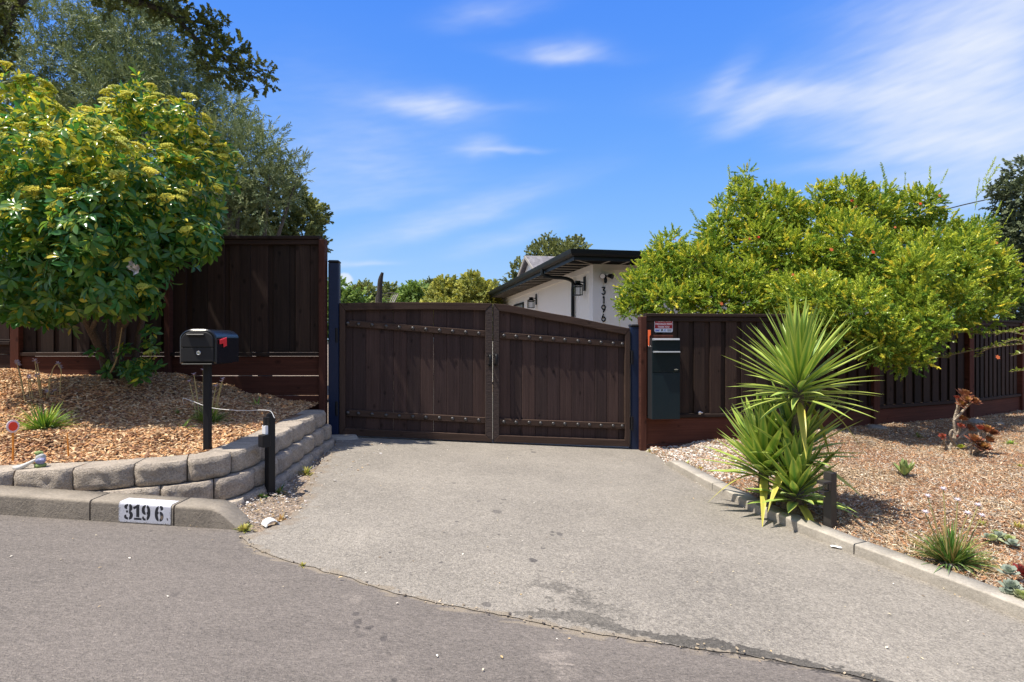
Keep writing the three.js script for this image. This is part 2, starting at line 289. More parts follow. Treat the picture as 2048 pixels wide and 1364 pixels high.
{
  const kerbZ = -3.32;
  struct('road', sheet([V(-40, 0, 12), V(-40, 0, kerbZ), V(-1.5, 0, kerbZ), ...seamFine.map((p) => V(p.x, 0, p.z - 0.12)), V(40, 0, -1.2), V(40, 0, 12)], 0, (x, z) => [(x + 3.7) / 7.2, (-1.3 - z) / 2.3]), roadMat, 'dark grey asphalt street in the foreground');
  const right = KERB_R.slice().reverse(), back = [V(GATE_B.x + 0.2, 0, GATE_B.z + 0.06), V(2.2, 0, -13), V(-2.4, 0, -13), V(GATE_A.x - 0.02, 0, GATE_A.z)];
  struct('driveway', sheet([...seamFine, V(5, 0, -1.75), ...right.map((p) => V(p.x + 0.03, 0, p.z - 0.03)), ...back, ...densify(DRIVE_EDGE, 0.03, 0.05, 8)], 0.004, (x, z) => [(x + 2.3) / 5.8, (-1.9 - z) / 5.0]), driveMat, 'pale grey asphalt driveway leading up to the gate');
}

// ---------------------------------------------------------------- earth everywhere else
const earthTex = (() => { const a = lattice(90, 71), b = lattice(260, 72), c = lattice(14, 73); return dataTexture(1024, 1024, (x, y, o) => { const u = x / 1024, v = y / 1024, w = 0.5 + 0.5 * (a(u, v) - 0.5) + 0.7 * (b(u, v) - 0.5) + 0.3 * (c(u, v) - 0.5); o[0] = 0.25 * w * 2; o[1] = 0.19 * w * 2; o[2] = 0.14 * w * 2; return o; }, true); })();
const earthMat = std(lin(1, 1, 1), { map: earthTex, bumpMap: gritBump, bumpScale: 0.01, roughness: 0.95 });
{
  const pos = [], uv = [], idx = [], xs = [], zs = [];
  for (let x = -400; x < -12; x += 48) xs.push(x); for (let x = -12; x <= 14; x += 0.5) xs.push(x); for (let x = 24; x <= 400; x += 47) xs.push(x);
  for (let z = 60; z > 6; z -= 18) zs.push(z); for (let z = 6; z >= -14; z -= 0.5) zs.push(z); for (let z = -24; z >= -420; z -= 44) zs.push(z);
  for (const z of zs) for (const x of xs) { const far = smooth(9, 40, Math.max(-z - 0, 0)); pos.push(x, lerp(plane(clamp(x, -9, 11)), -1.2, far) - 0.015, z); uv.push(x, z); }
  const n = xs.length; for (let j = 0; j < zs.length - 1; j++) for (let i = 0; i < n - 1; i++) { const k = j * n + i; idx.push(k, k + 1, k + n, k + 1, k + n + 1, k + n); }
  struct('ground', geo(pos, idx, uv), earthMat, 'bare sandy earth around the street and beyond the fence');
}

{ // an unseen bank added across the street, behind the viewer: it hides the low sky that the gate, kerb and boxes would otherwise face
  const pos = [], uv = [], idx = [], nx = 60, nz = 24;
  for (let j = 0; j <= nz; j++) for (let i = 0; i <= nx; i++) { const x = -45 + 90 * i / nx, z = 7 + 22 * j / nz, f = smooth(0, 9, z - 7); pos.push(x, plane(clamp(x, -9, 11)) - 0.1 + f * (7.5 + 2.2 * fbm(x * 0.22, z * 0.22, 4, 4)) + f * 0.5 * noise(x * 1.3, z * 1.3), z); uv.push(x, z); }
  for (let j = 0; j < nz; j++) for (let i = 0; i < nx; i++) { const k = j * (nx + 1) + i; idx.push(k, k + nx + 1, k + 1, k + 1, k + nx + 1, k + nx + 2); }
  const a = lattice(40, 75), b = lattice(160, 76), tex = dataTexture(256, 256, (x, y, o) => { const w = 0.5 + a(x / 256, y / 256) * 0.6 + b(x / 256, y / 256) * 0.5; o[0] = 0.045 * w; o[1] = 0.06 * w; o[2] = 0.025 * w; return o; }, true); tex.repeat.set(0.2, 0.2);
  struct('added_bank', geo(pos, idx, uv), std(lin(1, 1, 1), { map: tex, roughness: 1 }), 'unseen dark bank added across the street to block low sky');
}

// ---------------------------------------------------------------- kerbs
const concreteTex = (() => { const a = lattice(40, 81), b = lattice(200, 82), c = lattice(6, 83), r = rng(84); return dataTexture(512, 512, (x, y) => { const u = x / 512, v = y / 512, w = 0.8 + 0.18 * (a(u, v) - 0.5) + 0.24 * (b(u, v) - 0.5) + 0.24 * (c(u, v) - 0.5) - (r() < 0.01 ? 0.25 : 0); return [w, w * 0.985, w * 0.96]; }); })();
concreteTex.repeat.set(2, 2);
const kerbMat = std(lin(0.47, 0.43, 0.37), { map: concreteTex, bumpMap: concreteTex, bumpScale: 0.004, roughness: 0.9 });
const kerbOld = std(lin(0.34, 0.295, 0.24), { map: concreteTex, bumpMap: concreteTex, bumpScale: 0.006, roughness: 0.92 });
// stations: { p: front foot, n: unit vector from street to garden, h, w }; the section has a battered face and a rounded nose
const KERB_SECTION = [[-0.0, -0.6], [0.0, 0], [0.006, 0.84], [0.03, 0.94], [0.08, 0.99], [0.15, 1], [1, 1.0], [1, -0.6]];
function sweep(stations, section = KERB_SECTION, cap = true, lift = 0) {
  const pos = [], uv = [], idx = [], n = section.length; let len = 0;
  stations.forEach((s, i) => { if (i) len += s.p.distanceTo(stations[i - 1].p); let v = 0; section.forEach(([a, b], k) => { const q = s.p.clone().addScaledVector(s.n, a * s.w - (lift && b < 0.99 ? lift : 0)); q.y += b * s.h + (lift && b > 0.5 ? lift : 0); if (k) v += Math.hypot((a - section[k - 1][0]) * s.w, (b - section[k - 1][1]) * s.h); pos.push(q.x, q.y, q.z); uv.push(len, v); }); });
  for (let i = 0; i < stations.length - 1; i++) for (let k = 0; k < n - 1; k++) { const a = i * n + k; idx.push(a, a + n, a + 1, a + 1, a + n, a + n + 1); }
  if (cap) for (const e of [0, stations.length - 1]) { const start = pos.length / 3; for (let k = 0; k < n; k++) { pos.push(...pos.slice((e * n + k) * 3, (e * n + k) * 3 + 3)); uv.push(section[k][0] * stations[e].w, section[k][1] * stations[e].h); } for (let k = 1; k < n - 1; k++) e ? idx.push(start, start + k + 1, start + k) : idx.push(start, start + k, start + k + 1); }
  return geo(pos, idx, uv);
}
{
  const kerb = new THREE.Group(); kerb.name = numbered('kerb'); kerb.userData = { kind: 'structure', label: 'grey concrete street kerb with a painted house number' }; scene.add(kerb);
  const X = (u) => groundAt(u, 1045).x, st = (x, h = 0.118, w = 0.17) => ({ p: V(x, plane(x), -3.3 + 0.008 * noise(x * 0.8, 3)), n: V(0, 0, -1), h, w });
  const x1 = X(171), x2 = X(360), x3 = X(440), x4 = X(497);
  const run = (a, b) => { const out = [], m = Math.max(2, Math.ceil((b - a) / 0.25)); for (let i = 0; i <= m; i++) out.push(st(lerp(a, b, i / m))); return out; };
  part('kerb_stone', sweep(run(-9, x1 - 0.26 * 4 - 0.004)), kerbOld, kerb);
  part('kerb_stone', sweep(run(x1 - 1.04 + 0.004, x1 - 0.005)), kerbOld, kerb);
  part('kerb_stone', sweep(run(x1 + 0.005, x2 - 0.005)), kerbOld, kerb);
  part('kerb_stone', sweep([st(x2 + 0.005), st(lerp(x2, x3, 0.5)), st(x3), st(lerp(x3, x4, 0.3), 0.102), st(lerp(x3, x4, 0.7), 0.05), st(x4, 0.012, 0.16)]), kerbOld, kerb);
  // painted number: white panel with black stencil numerals over face and nose
  const c = document.createElement('canvas'); c.width = 512; c.height = 256; const g = c.getContext('2d'), r = rng(5);
  g.fillStyle = '#dcdde6'; g.fillRect(0, 0, 512, 256);
  for (let i = 0; i < 500; i++) { g.fillStyle = r() < 0.5 ? 'rgba(190,190,200,0.5)' : 'rgba(240,240,246,0.5)'; g.fillRect(r() * 512, r() * 256, 2 + r() * 9, 1 + r() * 5); }
  g.fillStyle = '#23252e'; g.textAlign = 'center'; g.textBaseline = 'alphabetic';
  // stencil numerals 3 1 9 6: heavy serif figures cut by bridges
  g.save(); g.font = 'bold 156px serif';
  [[98, '3'], [184, '1'], [270, '9'], [398, '6']].forEach(([x, t]) => { g.save(); g.translate(x, 232); g.scale(1.06, 1); g.fillText(t, 0, 0); g.lineWidth = 7; g.strokeStyle = '#23252e'; g.strokeText(t, 0, 0); g.restore(); });
  g.fillStyle = '#dcdde6'; [[92, 100, 9, 140], [266, 100, 9, 140], [394, 100, 9, 140]].forEach((q) => g.fillRect(...q)); g.fillRect(60, 158, 38, 8); g.fillRect(166, 214, 36, 5);
  g.fillStyle = '#8d7d6c'; g.beginPath(); g.ellipse(424, 206, 13, 17, 0.3, 0, 7); g.fill(); g.fillStyle = '#4a4444'; g.beginPath(); g.ellipse(480, 216, 6, 12, -0.4, 0, 7); g.fill(); g.beginPath(); g.ellipse(205, 44, 9, 6, 0, 0, 7); g.fillStyle = '#a09a8e'; g.fill();
  for (let i = 0; i < 120; i++) { g.fillStyle = 'rgba(110,100,90,0.8)'; const e = r(); g.fillRect(e < 0.5 ? r() * 512 : (r() < 0.5 ? r() * 10 : 502 + r() * 10), e < 0.5 ? (r() < 0.7 ? 246 + r() * 10 : r() * 8) : r() * 256, 2 + r() * 7, 2 + r() * 4); }
  g.restore();
  const tex = new THREE.CanvasTexture(c); tex.colorSpace = THREE.SRGBColorSpace;
  const sec = [[0.001, 0.06], [0.006, 0.84], [0.03, 0.94], [0.08, 0.99], [0.15, 1], [0.5, 1]], pg = sweep(run(X(238), X(354)), sec, false, 0.0025), uv = pg.attributes.uv, L = X(354) - X(238); let vm = 0; for (let i = 0; i < uv.count; i++) vm = Math.max(vm, uv.getY(i)); for (let i = 0; i < uv.count; i++) uv.setXY(i, uv.getX(i) / L, uv.getY(i) / vm);
  part('painted_number', pg, phys(lin(0.8, 0.8, 0.8), { map: tex, roughness: 0.6, bumpMap: concreteTex, bumpScale: 0.002 }), kerb, 'white painted panel reading 3196 in black stencil');
}
const kerbBedLine = [groundAt(1286, 902)];
{
  const kerb = new THREE.Group(); kerb.name = numbered('kerb'); kerb.userData = { kind: 'structure', label: 'low pale concrete kerb curving beside the driveway' }; scene.add(kerb);
  const curve = new THREE.CatmullRomCurve3(KERB_R.map((p) => p.clone())), N = 120, len = curve.getLength(), stations = [];
  for (let i = 0; i <= N; i++) { const p = curve.getPointAt(i / N), t = curve.getTangentAt(i / N), n = V(t.z, 0, -t.x).normalize(); if (n.x < 0) n.negate(); p.y = plane(p.x) + 0.004; stations.push({ p, n, h: 0.062 * smooth(-0.02, 0.14, i / N * len) + 0.004, w: 0.125 }); kerbBedLine.push(p.clone().addScaledVector(n, 0.125)); }
  const cut = [0, ...[[1426, 983], [1709, 1111]].map((q) => { const p = groundAt(...q); let b = 0; stations.forEach((s, i) => { if (s.p.distanceTo(p) < stations[b].p.distanceTo(p)) b = i; }); return b; }), N];
  for (let k = 0; k < 3; k++) { const s = stations.slice(cut[k], cut[k + 1] + 1).map((q) => ({ ...q })); if (k) { s[0] = { ...s[0], p: s[0].p.clone().lerp(s[1].p, 0.2) }; } if (k < 2) { const m = s.length - 1; s[m] = { ...s[m], p: s[m].p.clone().lerp(s[m - 1].p, 0.1) }; } part('kerb_stone', sweep(s), kerbMat, kerb); }
}
// ---------------------------------------------------------------- block retaining wall round the raised bed
const WALL_TOP = new THREE.CatmullRomCurve3([[-700, 985, 3.4], [-300, 962, 3.42], [-60, 947, 3.45], [0, 944, 3.48], [140, 938, 3.52], [260, 930, 3.58], [372, 921, 3.68], [455, 908, 3.82], [525, 885, 4.15], [560, 868, 4.5], [600, 848, 5.0], [630, 832, 5.45], [658, 818, 5.92], [672, 812, 6.2]].map(([u, v, d]) => at(u, v, d)), false, 'centripetal');
WALL_TOP.arcLengthDivisions = 1500;
const WALL_LEN = WALL_TOP.getLength(), wallLine = Array.from({ length: 161 }, (_, i) => WALL_TOP.getPointAt(i / 160));
const wallOut = (t) => { const d = WALL_TOP.getTangentAt(clamp(t)); return V(-d.z, 0, d.x).normalize(); };   // towards street and driveway
const blockTex = (() => { const a = lattice(60, 91), b = lattice(220, 92), c = lattice(7, 93), r = rng(94); return dataTexture(512, 512, (x, y) => { const u = x / 512, v = y / 512, q = r(), w = 0.72 + 0.3 * (a(u, v) - 0.5) + 0.4 * (b(u, v) - 0.5) + 0.2 * (c(u, v) - 0.5) + (q > 0.985 ? 0.3 : q < 0.02 ? -0.25 : 0); return [w, w * 0.97, w * 0.93]; }); })();
blockTex.repeat.set(2.2, 2.2);
const blockMats = [[0.52, 0.455, 0.385], [0.48, 0.42, 0.36], [0.57, 0.5, 0.42]].map((c) => std(lin(...c), { map: blockTex, bumpMap: blockTex, bumpScale: 0.01, roughness: 0.95 }));
{
  const wall = thing('retaining_wall', 'low curved retaining wall of split-face grey concrete blocks', 'wall');
  const CH = 0.147, r = rng(314), sOf = (u, v, d) => { const p = at(u, v, d); let b = 0, bd = 9; for (let i = 0; i <= 600; i++) { const q = WALL_TOP.getPointAt(i / 600).distanceTo(p); if (q < bd) { bd = q; b = i / 600; } } return b * WALL_LEN; };
  function block(s0, s1, course, toe = 0) {
    const gap = 0.0035, nx = 14, ny = 7, dep = 0.24, pos = [], uv = [], idx = [], seed = r() * 90, push = 0.008 * r();
    const bend = smooth(0.68, 0.8, s0 / WALL_LEN), out = course * 0.04 + push + toe, rowY = (y) => -course * CH + y;
    const P = (f, inn) => { const t = clamp((s0 + gap + (s1 - s0 - 2 * gap) * f) / WALL_LEN), p = WALL_TOP.getPointAt(t); return p.addScaledVector(wallOut(t), out - inn); };
    const tilt = (r() - 0.5) * 0.006, put = (p, a, b) => { pos.push(p.x, p.y, p.z); uv.push(a + seed, b + seed); };
    for (let j = 0; j <= ny; j++) for (let i = 0; i <= nx; i++) {       // split face
      const f = i / nx, g = j / ny, edge = (i === 0 || i === nx ? 0.026 : i === 1 || i === nx - 1 ? 0.008 : 0) + lerp(0.01, 0.055, bend) * Math.pow(Math.abs(2 * f - 1), 3.5) + (j === 0 || j === ny ? 0.015 : 0);
      const p = P(f, edge - 0.02 * fbm(f * 6 + seed, g * 3.2 + seed, course, 4) * 2 * (edge ? 0.45 : 1));
      p.y += rowY(-CH + 0.003 + g * (CH - 0.005)) + tilt * (f - 0.5); if (j === ny && i && i < nx) p.y -= 0.004 * Math.abs(noise(f * 14 + seed, 3)); put(p, f * (s1 - s0), g * CH);
    }
    for (let j = 0; j < ny; j++) for (let i = 0; i < nx; i++) { const k = j * (nx + 1) + i; idx.push(k, k + 1, k + nx + 1, k + 1, k + nx + 2, k + nx + 1); }
    const face = (grid) => { const st = pos.length / 3, m = grid[0].length; grid.forEach((row) => row.forEach((q) => put(q[0], q[1], q[2]))); for (let j = 0; j < grid.length - 1; j++) for (let i = 0; i < m - 1; i++) { const k = st + j * m + i; idx.push(k, k + 1, k + m, k + 1, k + m + 1, k + m); } };
    const at3 = (k) => V(pos[k * 3], pos[k * 3 + 1], pos[k * 3 + 2]), back = (f, y) => { const p = P(f, dep); p.y += rowY(y); return p; };
    const topFront = [], botFront = []; for (let i = 0; i <= nx; i++) { topFront.push([at3(ny * (nx + 1) + i), i / nx * (s1 - s0), 0]); botFront.push([at3(i), i / nx * (s1 - s0), 0]); }
    const topBack = topFront.map((q, i) => { const p = back(i / nx, -0.002); p.y = Math.max(p.y, -9); return [p, q[1], dep]; });
    face([topFront, topBack]);
    const colL = [], colLB = [], colR = [], colRB = []; for (let j = 0; j <= ny; j++) { const y = -CH + 0.003 + j / ny * (CH - 0.005); colL.push([at3(j * (nx + 1)), 0, y]); colLB.push([back(0, y), dep, y]); colR.push([at3(j * (nx + 1) + nx), 0, y]); colRB.push([back(1, y), dep, y]); }
    face([colL, colLB]); face([colRB, colR]);
    const bk = []; for (let i = 0; i <= nx; i++) bk.push([back(1 - i / nx, -CH + 0.003), i / nx, 0]); face([bk, bk.map((q, i) => [back(1 - i / nx, -0.002), q[1], CH])]);
    return geo(pos, idx, uv);
  }
  const tops = [[-262, 962, 3.42], [-118, 950, 3.44], [18, 943, 3.485], [140, 938, 3.52], [264, 930, 3.58], [375, 921, 3.685], [470, 905, 3.86], [528, 884, 4.18], [562, 867, 4.53], [589, 853, 4.86], [614, 841, 5.2], [634, 830, 5.52], [656, 819, 5.89]].map((q) => sOf(...q));
  const courses = [tops, [], []];
  for (let i = 0; i < tops.length - 1; i++) courses[1].push(lerp(tops[i], tops[i + 1], 0.52)); courses[1].push(tops.at(-1) + 0.02);
  courses[2] = [...tops.slice(4, -1), tops.at(-1) + 0.05];
  courses.forEach((list, c) => { for (let i = 0; i < list.length - 1; i++) part('block', block(list[i], list[i + 1], c, c === 2 && i < 2 ? 0.05 : 0), blockMats[Math.floor(r() * 3)], wall); });
}

// ---------------------------------------------------------------- the two planting beds
const bedPoints = [...[-250, 0, 150, 340].map((u) => at(u, [745, 740, 752, 747][[-250, 0, 150, 340].indexOf(u)], 6.3)), at(430, 768, 6.3), at(520, 790, 6.3), at(600, 802, 6.28), at(652, 806, 6.25), at(235, 757, 5.8), at(420, 800, 5.4), at(540, 820, 5.5), at(90, 862, 4.35), at(330, 860, 4.4), at(500, 845, 4.9), at(-200, 850, 4.4)];
for (let i = 0; i < 24; i++) { const t = i / 23, p = WALL_TOP.getPointAt(t).addScaledVector(wallOut(t), -0.27); p.y -= 0.012; bedPoints.push(p); }
const leftBed = (x, z) => { let s = 0, w = 0; for (const p of bedPoints) { const d = (p.x - x) ** 2 + (p.z - z) ** 2 + 0.03, k = 1 / (d * d); s += k * p.y; w += k; } return s / w + 0.022 * fbm(x * 2.2, z * 2.2, 1, 3); };
const fenceBase = [[1290, 895, 6.78], [1430, 880, 6.88], [1600, 862, 7.0], [1745, 848, 7.58], [1850, 842, 7.97], [1940, 836, 8.42], [2046, 820, 9.4], [2300, 800, 11.5]].map((q) => at(...q));
const FENCE_LINE = [[1281, 6.77], [1604, 7.0], [1940, 8.42], [2046, 9.4], [2400, 13.5]].map(([u, d]) => at(u, 682, d));
const streetSide = (x, z) => { const [d, , s] = segDist(FENCE_LINE, x, z); return s > 0 ? d : -d; };   // metres in front of the fence
const bedRight = [...fenceBase, at(1480, 905, 6.1), at(1850, 920, 5.9), at(1700, 930, 5.6), at(1990, 900, 6.4), at(1950, 1010, 4.3), at(1750, 1020, 4.25), at(2040, 1120, 3.45)];
for (let i = 0; i <= 20; i++) { const p = kerbBedLine[i * 6].clone(); p.y = plane(p.x) + (i < 2 ? 0.02 : 0.05); bedRight.push(p); bedRight.push(V(p.x + 0.2, p.y + 0.02, p.z - 0.2)); }
const rightBed = (x, z) => { let s = 0, w = 0; for (const p of bedRight) { const d = (p.x - x) ** 2 + (p.z - z) ** 2 + 0.03, k = 1 / (d * d); s += k * p.y; w += k; } const h = s / w + 0.02 * fbm(x * 2.2, z * 2.2, 2, 3); if (z > -4.9 || x > 2.6) return h; return lerp(plane(x) - 0.03, h, smooth(-0.06, 0.14, inRight(x, z))); };
const inLeft = (x, z) => { const [d, , s] = segDist(wallLine, x, z); return s < 0 ? d : -d; };          // metres inside the face of the wall
const inRight = (x, z) => { const [d, , s] = segDist(kerbBedLine, x, z); return s < 0 ? d : -d; };
const mulchTex = (hue) => { const a = lattice(70, 111, 200), b = lattice(300, 112, 300), c = lattice(12, 113); return dataTexture(1024, 1024, (x, y, o) => { const u = x / 1024, v = y / 1024, w = 0.35 + 0.7 * a(u, v) * b(v, u) + 0.35 * c(u, v); o[0] = hue[0] * w; o[1] = hue[1] * w * (0.92 + 0.15 * a(v, u)); o[2] = hue[2] * w; return o; }, true); };
const mulchBase = std(lin(1, 1, 1), { map: mulchTex([0.3, 0.17, 0.095]), bumpMap: gritBump, bumpScale: 0.02, roughness: 1 });
const mulchBaseR = std(lin(1, 1, 1), { map: mulchTex([0.34, 0.22, 0.14]), bumpMap: gritBump, bumpScale: 0.02, roughness: 1 });
function bedMesh(name, x0, x1, z0, z1, step, height, keep, mat, label) {
  const nx = Math.round((x1 - x0) / step), nz = Math.round((z1 - z0) / step), pos = [], uv = [], idx = [], ok = [];
  for (let j = 0; j <= nz; j++) for (let i = 0; i <= nx; i++) { const x = x0 + i * step, z = z0 + j * step; pos.push(x, height(x, z), z); uv.push(x, z); ok.push(keep(x, z)); }
  for (let j = 0; j < nz; j++) for (let i = 0; i < nx; i++) { const k = j * (nx + 1) + i; if (ok[k] && ok[k + 1] && ok[k + nx + 1] && ok[k + nx + 2]) idx.push(k, k + nx + 1, k + 1, k + 1, k + nx + 1, k + nx + 2); }
  return struct(name, geo(pos, idx, uv), mat, label);
}
bedMesh('planting_bed', -9, -1.6, -7.0, -3.3, 0.06, leftBed, (x, z) => inLeft(x, z) > 0.1 && (z > -5.75 || x < -2.12), mulchBase, 'raised bed of bark mulch behind the block wall');
bedMesh('planting_bed', 1.4, 11, -12, -1.8, 0.07, rightBed, (x, z) => inRight(x, z) > -0.06 && x > 1.52 + 0 * z, mulchBaseR, 'sloping bed of shredded mulch beside the driveway kerb');
// ---------------------------------------------------------------- frames: a vertical plane through two feet; x along it, y up, z towards the street
function frameOf(a, b, y = 0) {
  const ex = V(b.x - a.x, 0, b.z - a.z), len = ex.length(); ex.normalize();
  const turn = Math.atan2(-ex.z, ex.x), n = V(-ex.z, 0, ex.x), o = V(a.x, y, a.z);
  return { o, ex, n, turn, len, pos: [o.x, o.y, o.z], at(u, v, off = 0) { const r = V((u - 1024) / FOCAL, -(v - 682) / FOCAL, -1), c = V(0, EYE, 0), p0 = o.clone().addScaledVector(n, off), t = n.dot(p0.clone().sub(c)) / n.dot(r), p = c.addScaledVector(r, t); return [p.clone().sub(o).dot(ex), p.y - o.y]; }, world(s, h, off = 0) { return o.clone().addScaledVector(ex, s).add(V(0, h, 0)).addScaledVector(n, off); } };
}
const pick = (list, r) => list[Math.floor(r() * list.length)];
const woodPart = (name, g, mats, parent, r, across) => part(name, shiftUV(across ? swapUV(g) : g, r), Array.isArray(mats) ? pick(mats, r) : mats, parent);

// ---------------------------------------------------------------- steel gate posts
function gatePost(p, top, w, label) {
  const t = thing('gate_post', label, 'gate post', [p.x, plane(p.x) - 0.05, p.z], GATE.turn, 'square steel posts carrying the driveway gate');
  const h = top - (plane(p.x) - 0.05), k = w / 2, c = 0.012;
  const g = prism([[-k + c, -k], [k - c, -k], [k, -k + c], [k, k - c], [k - c, k], [-k + c, k], [-k, k - c], [-k, -k + c]], 0, h - 0.035, 0.001); g.rotateX(-Math.PI / 2); part('post', g, navySteel, t);
  const q = k + 0.004, cap = prism([[-q + c, -q], [q - c, -q], [q, -q + c], [q, q - c], [q - c, q], [-q + c, q], [-q, q - c], [-q, -q + c]], h - 0.034, h, 0.012); cap.rotateX(-Math.PI / 2); part('cap', cap, blackSteel, t);
  return t;
}
const GATE = frameOf(GATE_A, GATE_B);
gatePost(GATE_A, 2.105, 0.118, 'tall navy steel post between the block wall and the gate');
gatePost(GATE_B, 1.40, 0.105, 'short dark steel post between the gate and the parcel box');
{ // concrete footing just showing beside the tall post
  const g = new THREE.CylinderGeometry(0.13, 0.16, 0.05, 14); const ps = g.attributes.position; for (let i = 0; i < ps.count; i++) { const k = 1 + 0.16 * noise(ps.getX(i) * 9, ps.getZ(i) * 9); ps.setX(i, ps.getX(i) * k * 1.25); ps.setZ(i, ps.getZ(i) * k); } g.computeVertexNormals();
  const m = part('post_footing', g, kerbMat, scene); m.position.set(GATE_A.x + 0.1, plane(GATE_A.x + 0.1) + 0.006, GATE_A.z + 0.1); tag(m, 'low rough concrete footing at the foot of the tall gate post', 'footing');
}

// ---------------------------------------------------------------- the two gate leaves
const boltGeo = (() => { const g = new THREE.SphereGeometry(0.021, 10, 5, 0, Math.PI * 2, 0, Math.PI / 2); g.rotateX(Math.PI / 2); g.scale(1, 1, 0.75); return g; })();
function gateLeaf(label, spec) {
  const r = rng(spec.seed), G = GATE, S = (u, v = 760) => G.at(u, v)[0];
  const t = thing('gate_leaf', label, 'gate', G.pos, G.turn, 'dark stained timber leaves of the driveway gate');
  const line = (pts) => { const q = pts.map(([u, v]) => G.at(u, v)); return (s) => { let i = 0; while (i < q.length - 2 && s > q[i + 1][0]) i++; return lerp(q[i][1], q[i + 1][1], (s - q[i][0]) / (q[i + 1][0] - q[i][0])); }; };
  const topL = line(spec.top), botL = line(spec.bottom), s0 = S(spec.x[0]), s1 = S(spec.x[1]);
  const fw0 = Math.abs(S(spec.inner[0]) - s0), fw1 = Math.abs(s1 - S(spec.inner[1])), tr = 0.082, br = 0.078, F0 = 0.012, F1 = 0.062;
  const arc = (a, b, f, n = 10) => Array.from({ length: n + 1 }, (_, i) => { const s = lerp(a, b, i / n); return [s, f(s)]; });
  // boards
  const edges = spec.boards.map((u) => S(u));
  for (let i = 0; i < edges.length - 1; i++) { const a = edges[i] + (spec.gaps.includes(i) ? 0.0013 : -0.0005), b = edges[i + 1] + 0.0005, z = -0.007 + 0.008 * r(), aa = i ? a : a - 0.03, bb = i < edges.length - 2 ? b : b + 0.03; woodPart('board', prism([[aa, botL(a) + br * 0.55], [bb, botL(b) + br * 0.55], [bb, topL(b) - tr * 0.5], [aa, topL(a) - tr * 0.5]], z, z + 0.02, 0.006), gateWoods, t, r); }
  // frame: stiles, arched top rail, bottom rail, mitred at the foot
  const outer = spec.hinge === 'start', sa = outer ? gateFrameWood : gateSawn, sb = outer ? gateSawn : gateFrameWood;
  woodPart('stile', prism([[s0, botL(s0)], [s0 + fw0, botL(s0 + fw0) + br], [s0 + fw0, topL(s0 + fw0) - tr], [s0, topL(s0)]], F0 - 0.06, F1, 0.004), sa, t, r);
  woodPart('stile', prism([[s1 - fw1, botL(s1 - fw1) + br], [s1, botL(s1)], [s1, topL(s1)], [s1 - fw1, topL(s1 - fw1) - tr]], F0 - 0.06, F1, 0.004), sb, t, r);
  woodPart('rail', prism([...arc(s0 + 0.003, s1 - 0.003, topL), ...arc(s0 + fw0, s1 - fw1, (s) => topL(s) - tr).reverse()], F0 - 0.06, F1 + 0.002, 0.004), gateFrameWood, t, r, true);
  woodPart('rail', prism([...arc(s0 + 0.003, s1 - 0.003, botL, 2), ...arc(s0 + fw0, s1 - fw1, (s) => botL(s) + br, 2).reverse()], F0 - 0.06, F1 + 0.002, 0.004), gateFrameWood, t, r, true);
  // back brace rails, seen through the gaps
  // straps with domed bolts
  for (const sp of spec.straps) {
    const a = G.at(...sp[0]), b = G.at(...sp[1]), h = 0.07, q = sp[2] ?? 0;
    const m = woodPart('strap', prism([[a[0] - q, a[1]], [b[0], b[1]], [b[0], b[1] - h], [a[0] + q, a[1] - h]], 0.004, 0.048, 0.005), gateFrameWood, t, r, true);
    for (const u of spec.bolts) { const s = G.at(u, 700)[0], f = (s - a[0]) / (b[0] - a[0]), d = part('bolt', boltGeo, boltSteel, m); d.position.set(s, lerp(a[1], b[1], f) - h / 2 + 0.004 * (r() - 0.5), 0.048); d.rotation.z = r() * 3; }
  }
  // pull handle
  const hp = G.at(...spec.handle), hg = tube([V(0, 0.058, 0), V(0, 0.055, 0.034), V(0, 0.04, 0.045), V(0, -0.04, 0.045), V(0, -0.055, 0.034), V(0, -0.058, 0)], 0.009, 8); hg.scale(1.5, 1, 1); const m = part('handle', merge([hg, box(-0.02, 0.02, 0.04, 0.068, 0, 0.006), box(-0.02, 0.02, -0.068, -0.04, 0, 0.006)]), blackSteel, t); m.position.set(hp[0], hp[1], F1 + 0.001);
  // hinges
  for (const v of spec.hinges) { const p = G.at(spec.hingeU, v), g = merge([new THREE.CylinderGeometry(0.017, 0.017, 0.075, 12).translate(0, 0.04, 0), new THREE.CylinderGeometry(0.017, 0.017, 0.085, 12).translate(0, -0.042, 0), box(-0.03, 0.03, -0.07, 0.07, -0.012, -0.004)]); const k = part('hinge', g, blackSteel, t); k.position.set(p[0], p[1], 0.052); }
  return t;
}
gateLeaf('timber gate leaf hinged on the tall navy post, arched top and studded straps', {
  seed: 11, gaps: [4, 7], hinge: 'start', x: [681, 984.2], inner: [692, 970], hingeU: 675, hinges: [670, 815], handle: [979, 720],
  top: [[681, 607], [720, 606], [800, 605], [870, 605.2], [940, 606.3], [985, 607.6]], bottom: [[681, 868.5], [985, 882]],
  boards: [690, 706, 732, 760, 786.5, 814, 840.5, 867, 893.5, 920, 946, 971],
  straps: [[[696, 640.5], [970, 661.5], -0.012], [[696, 818.5], [970, 834], -0.012]], bolts: [697, 718, 745, 773, 799, 826, 852, 879, 905, 931, 957],
});
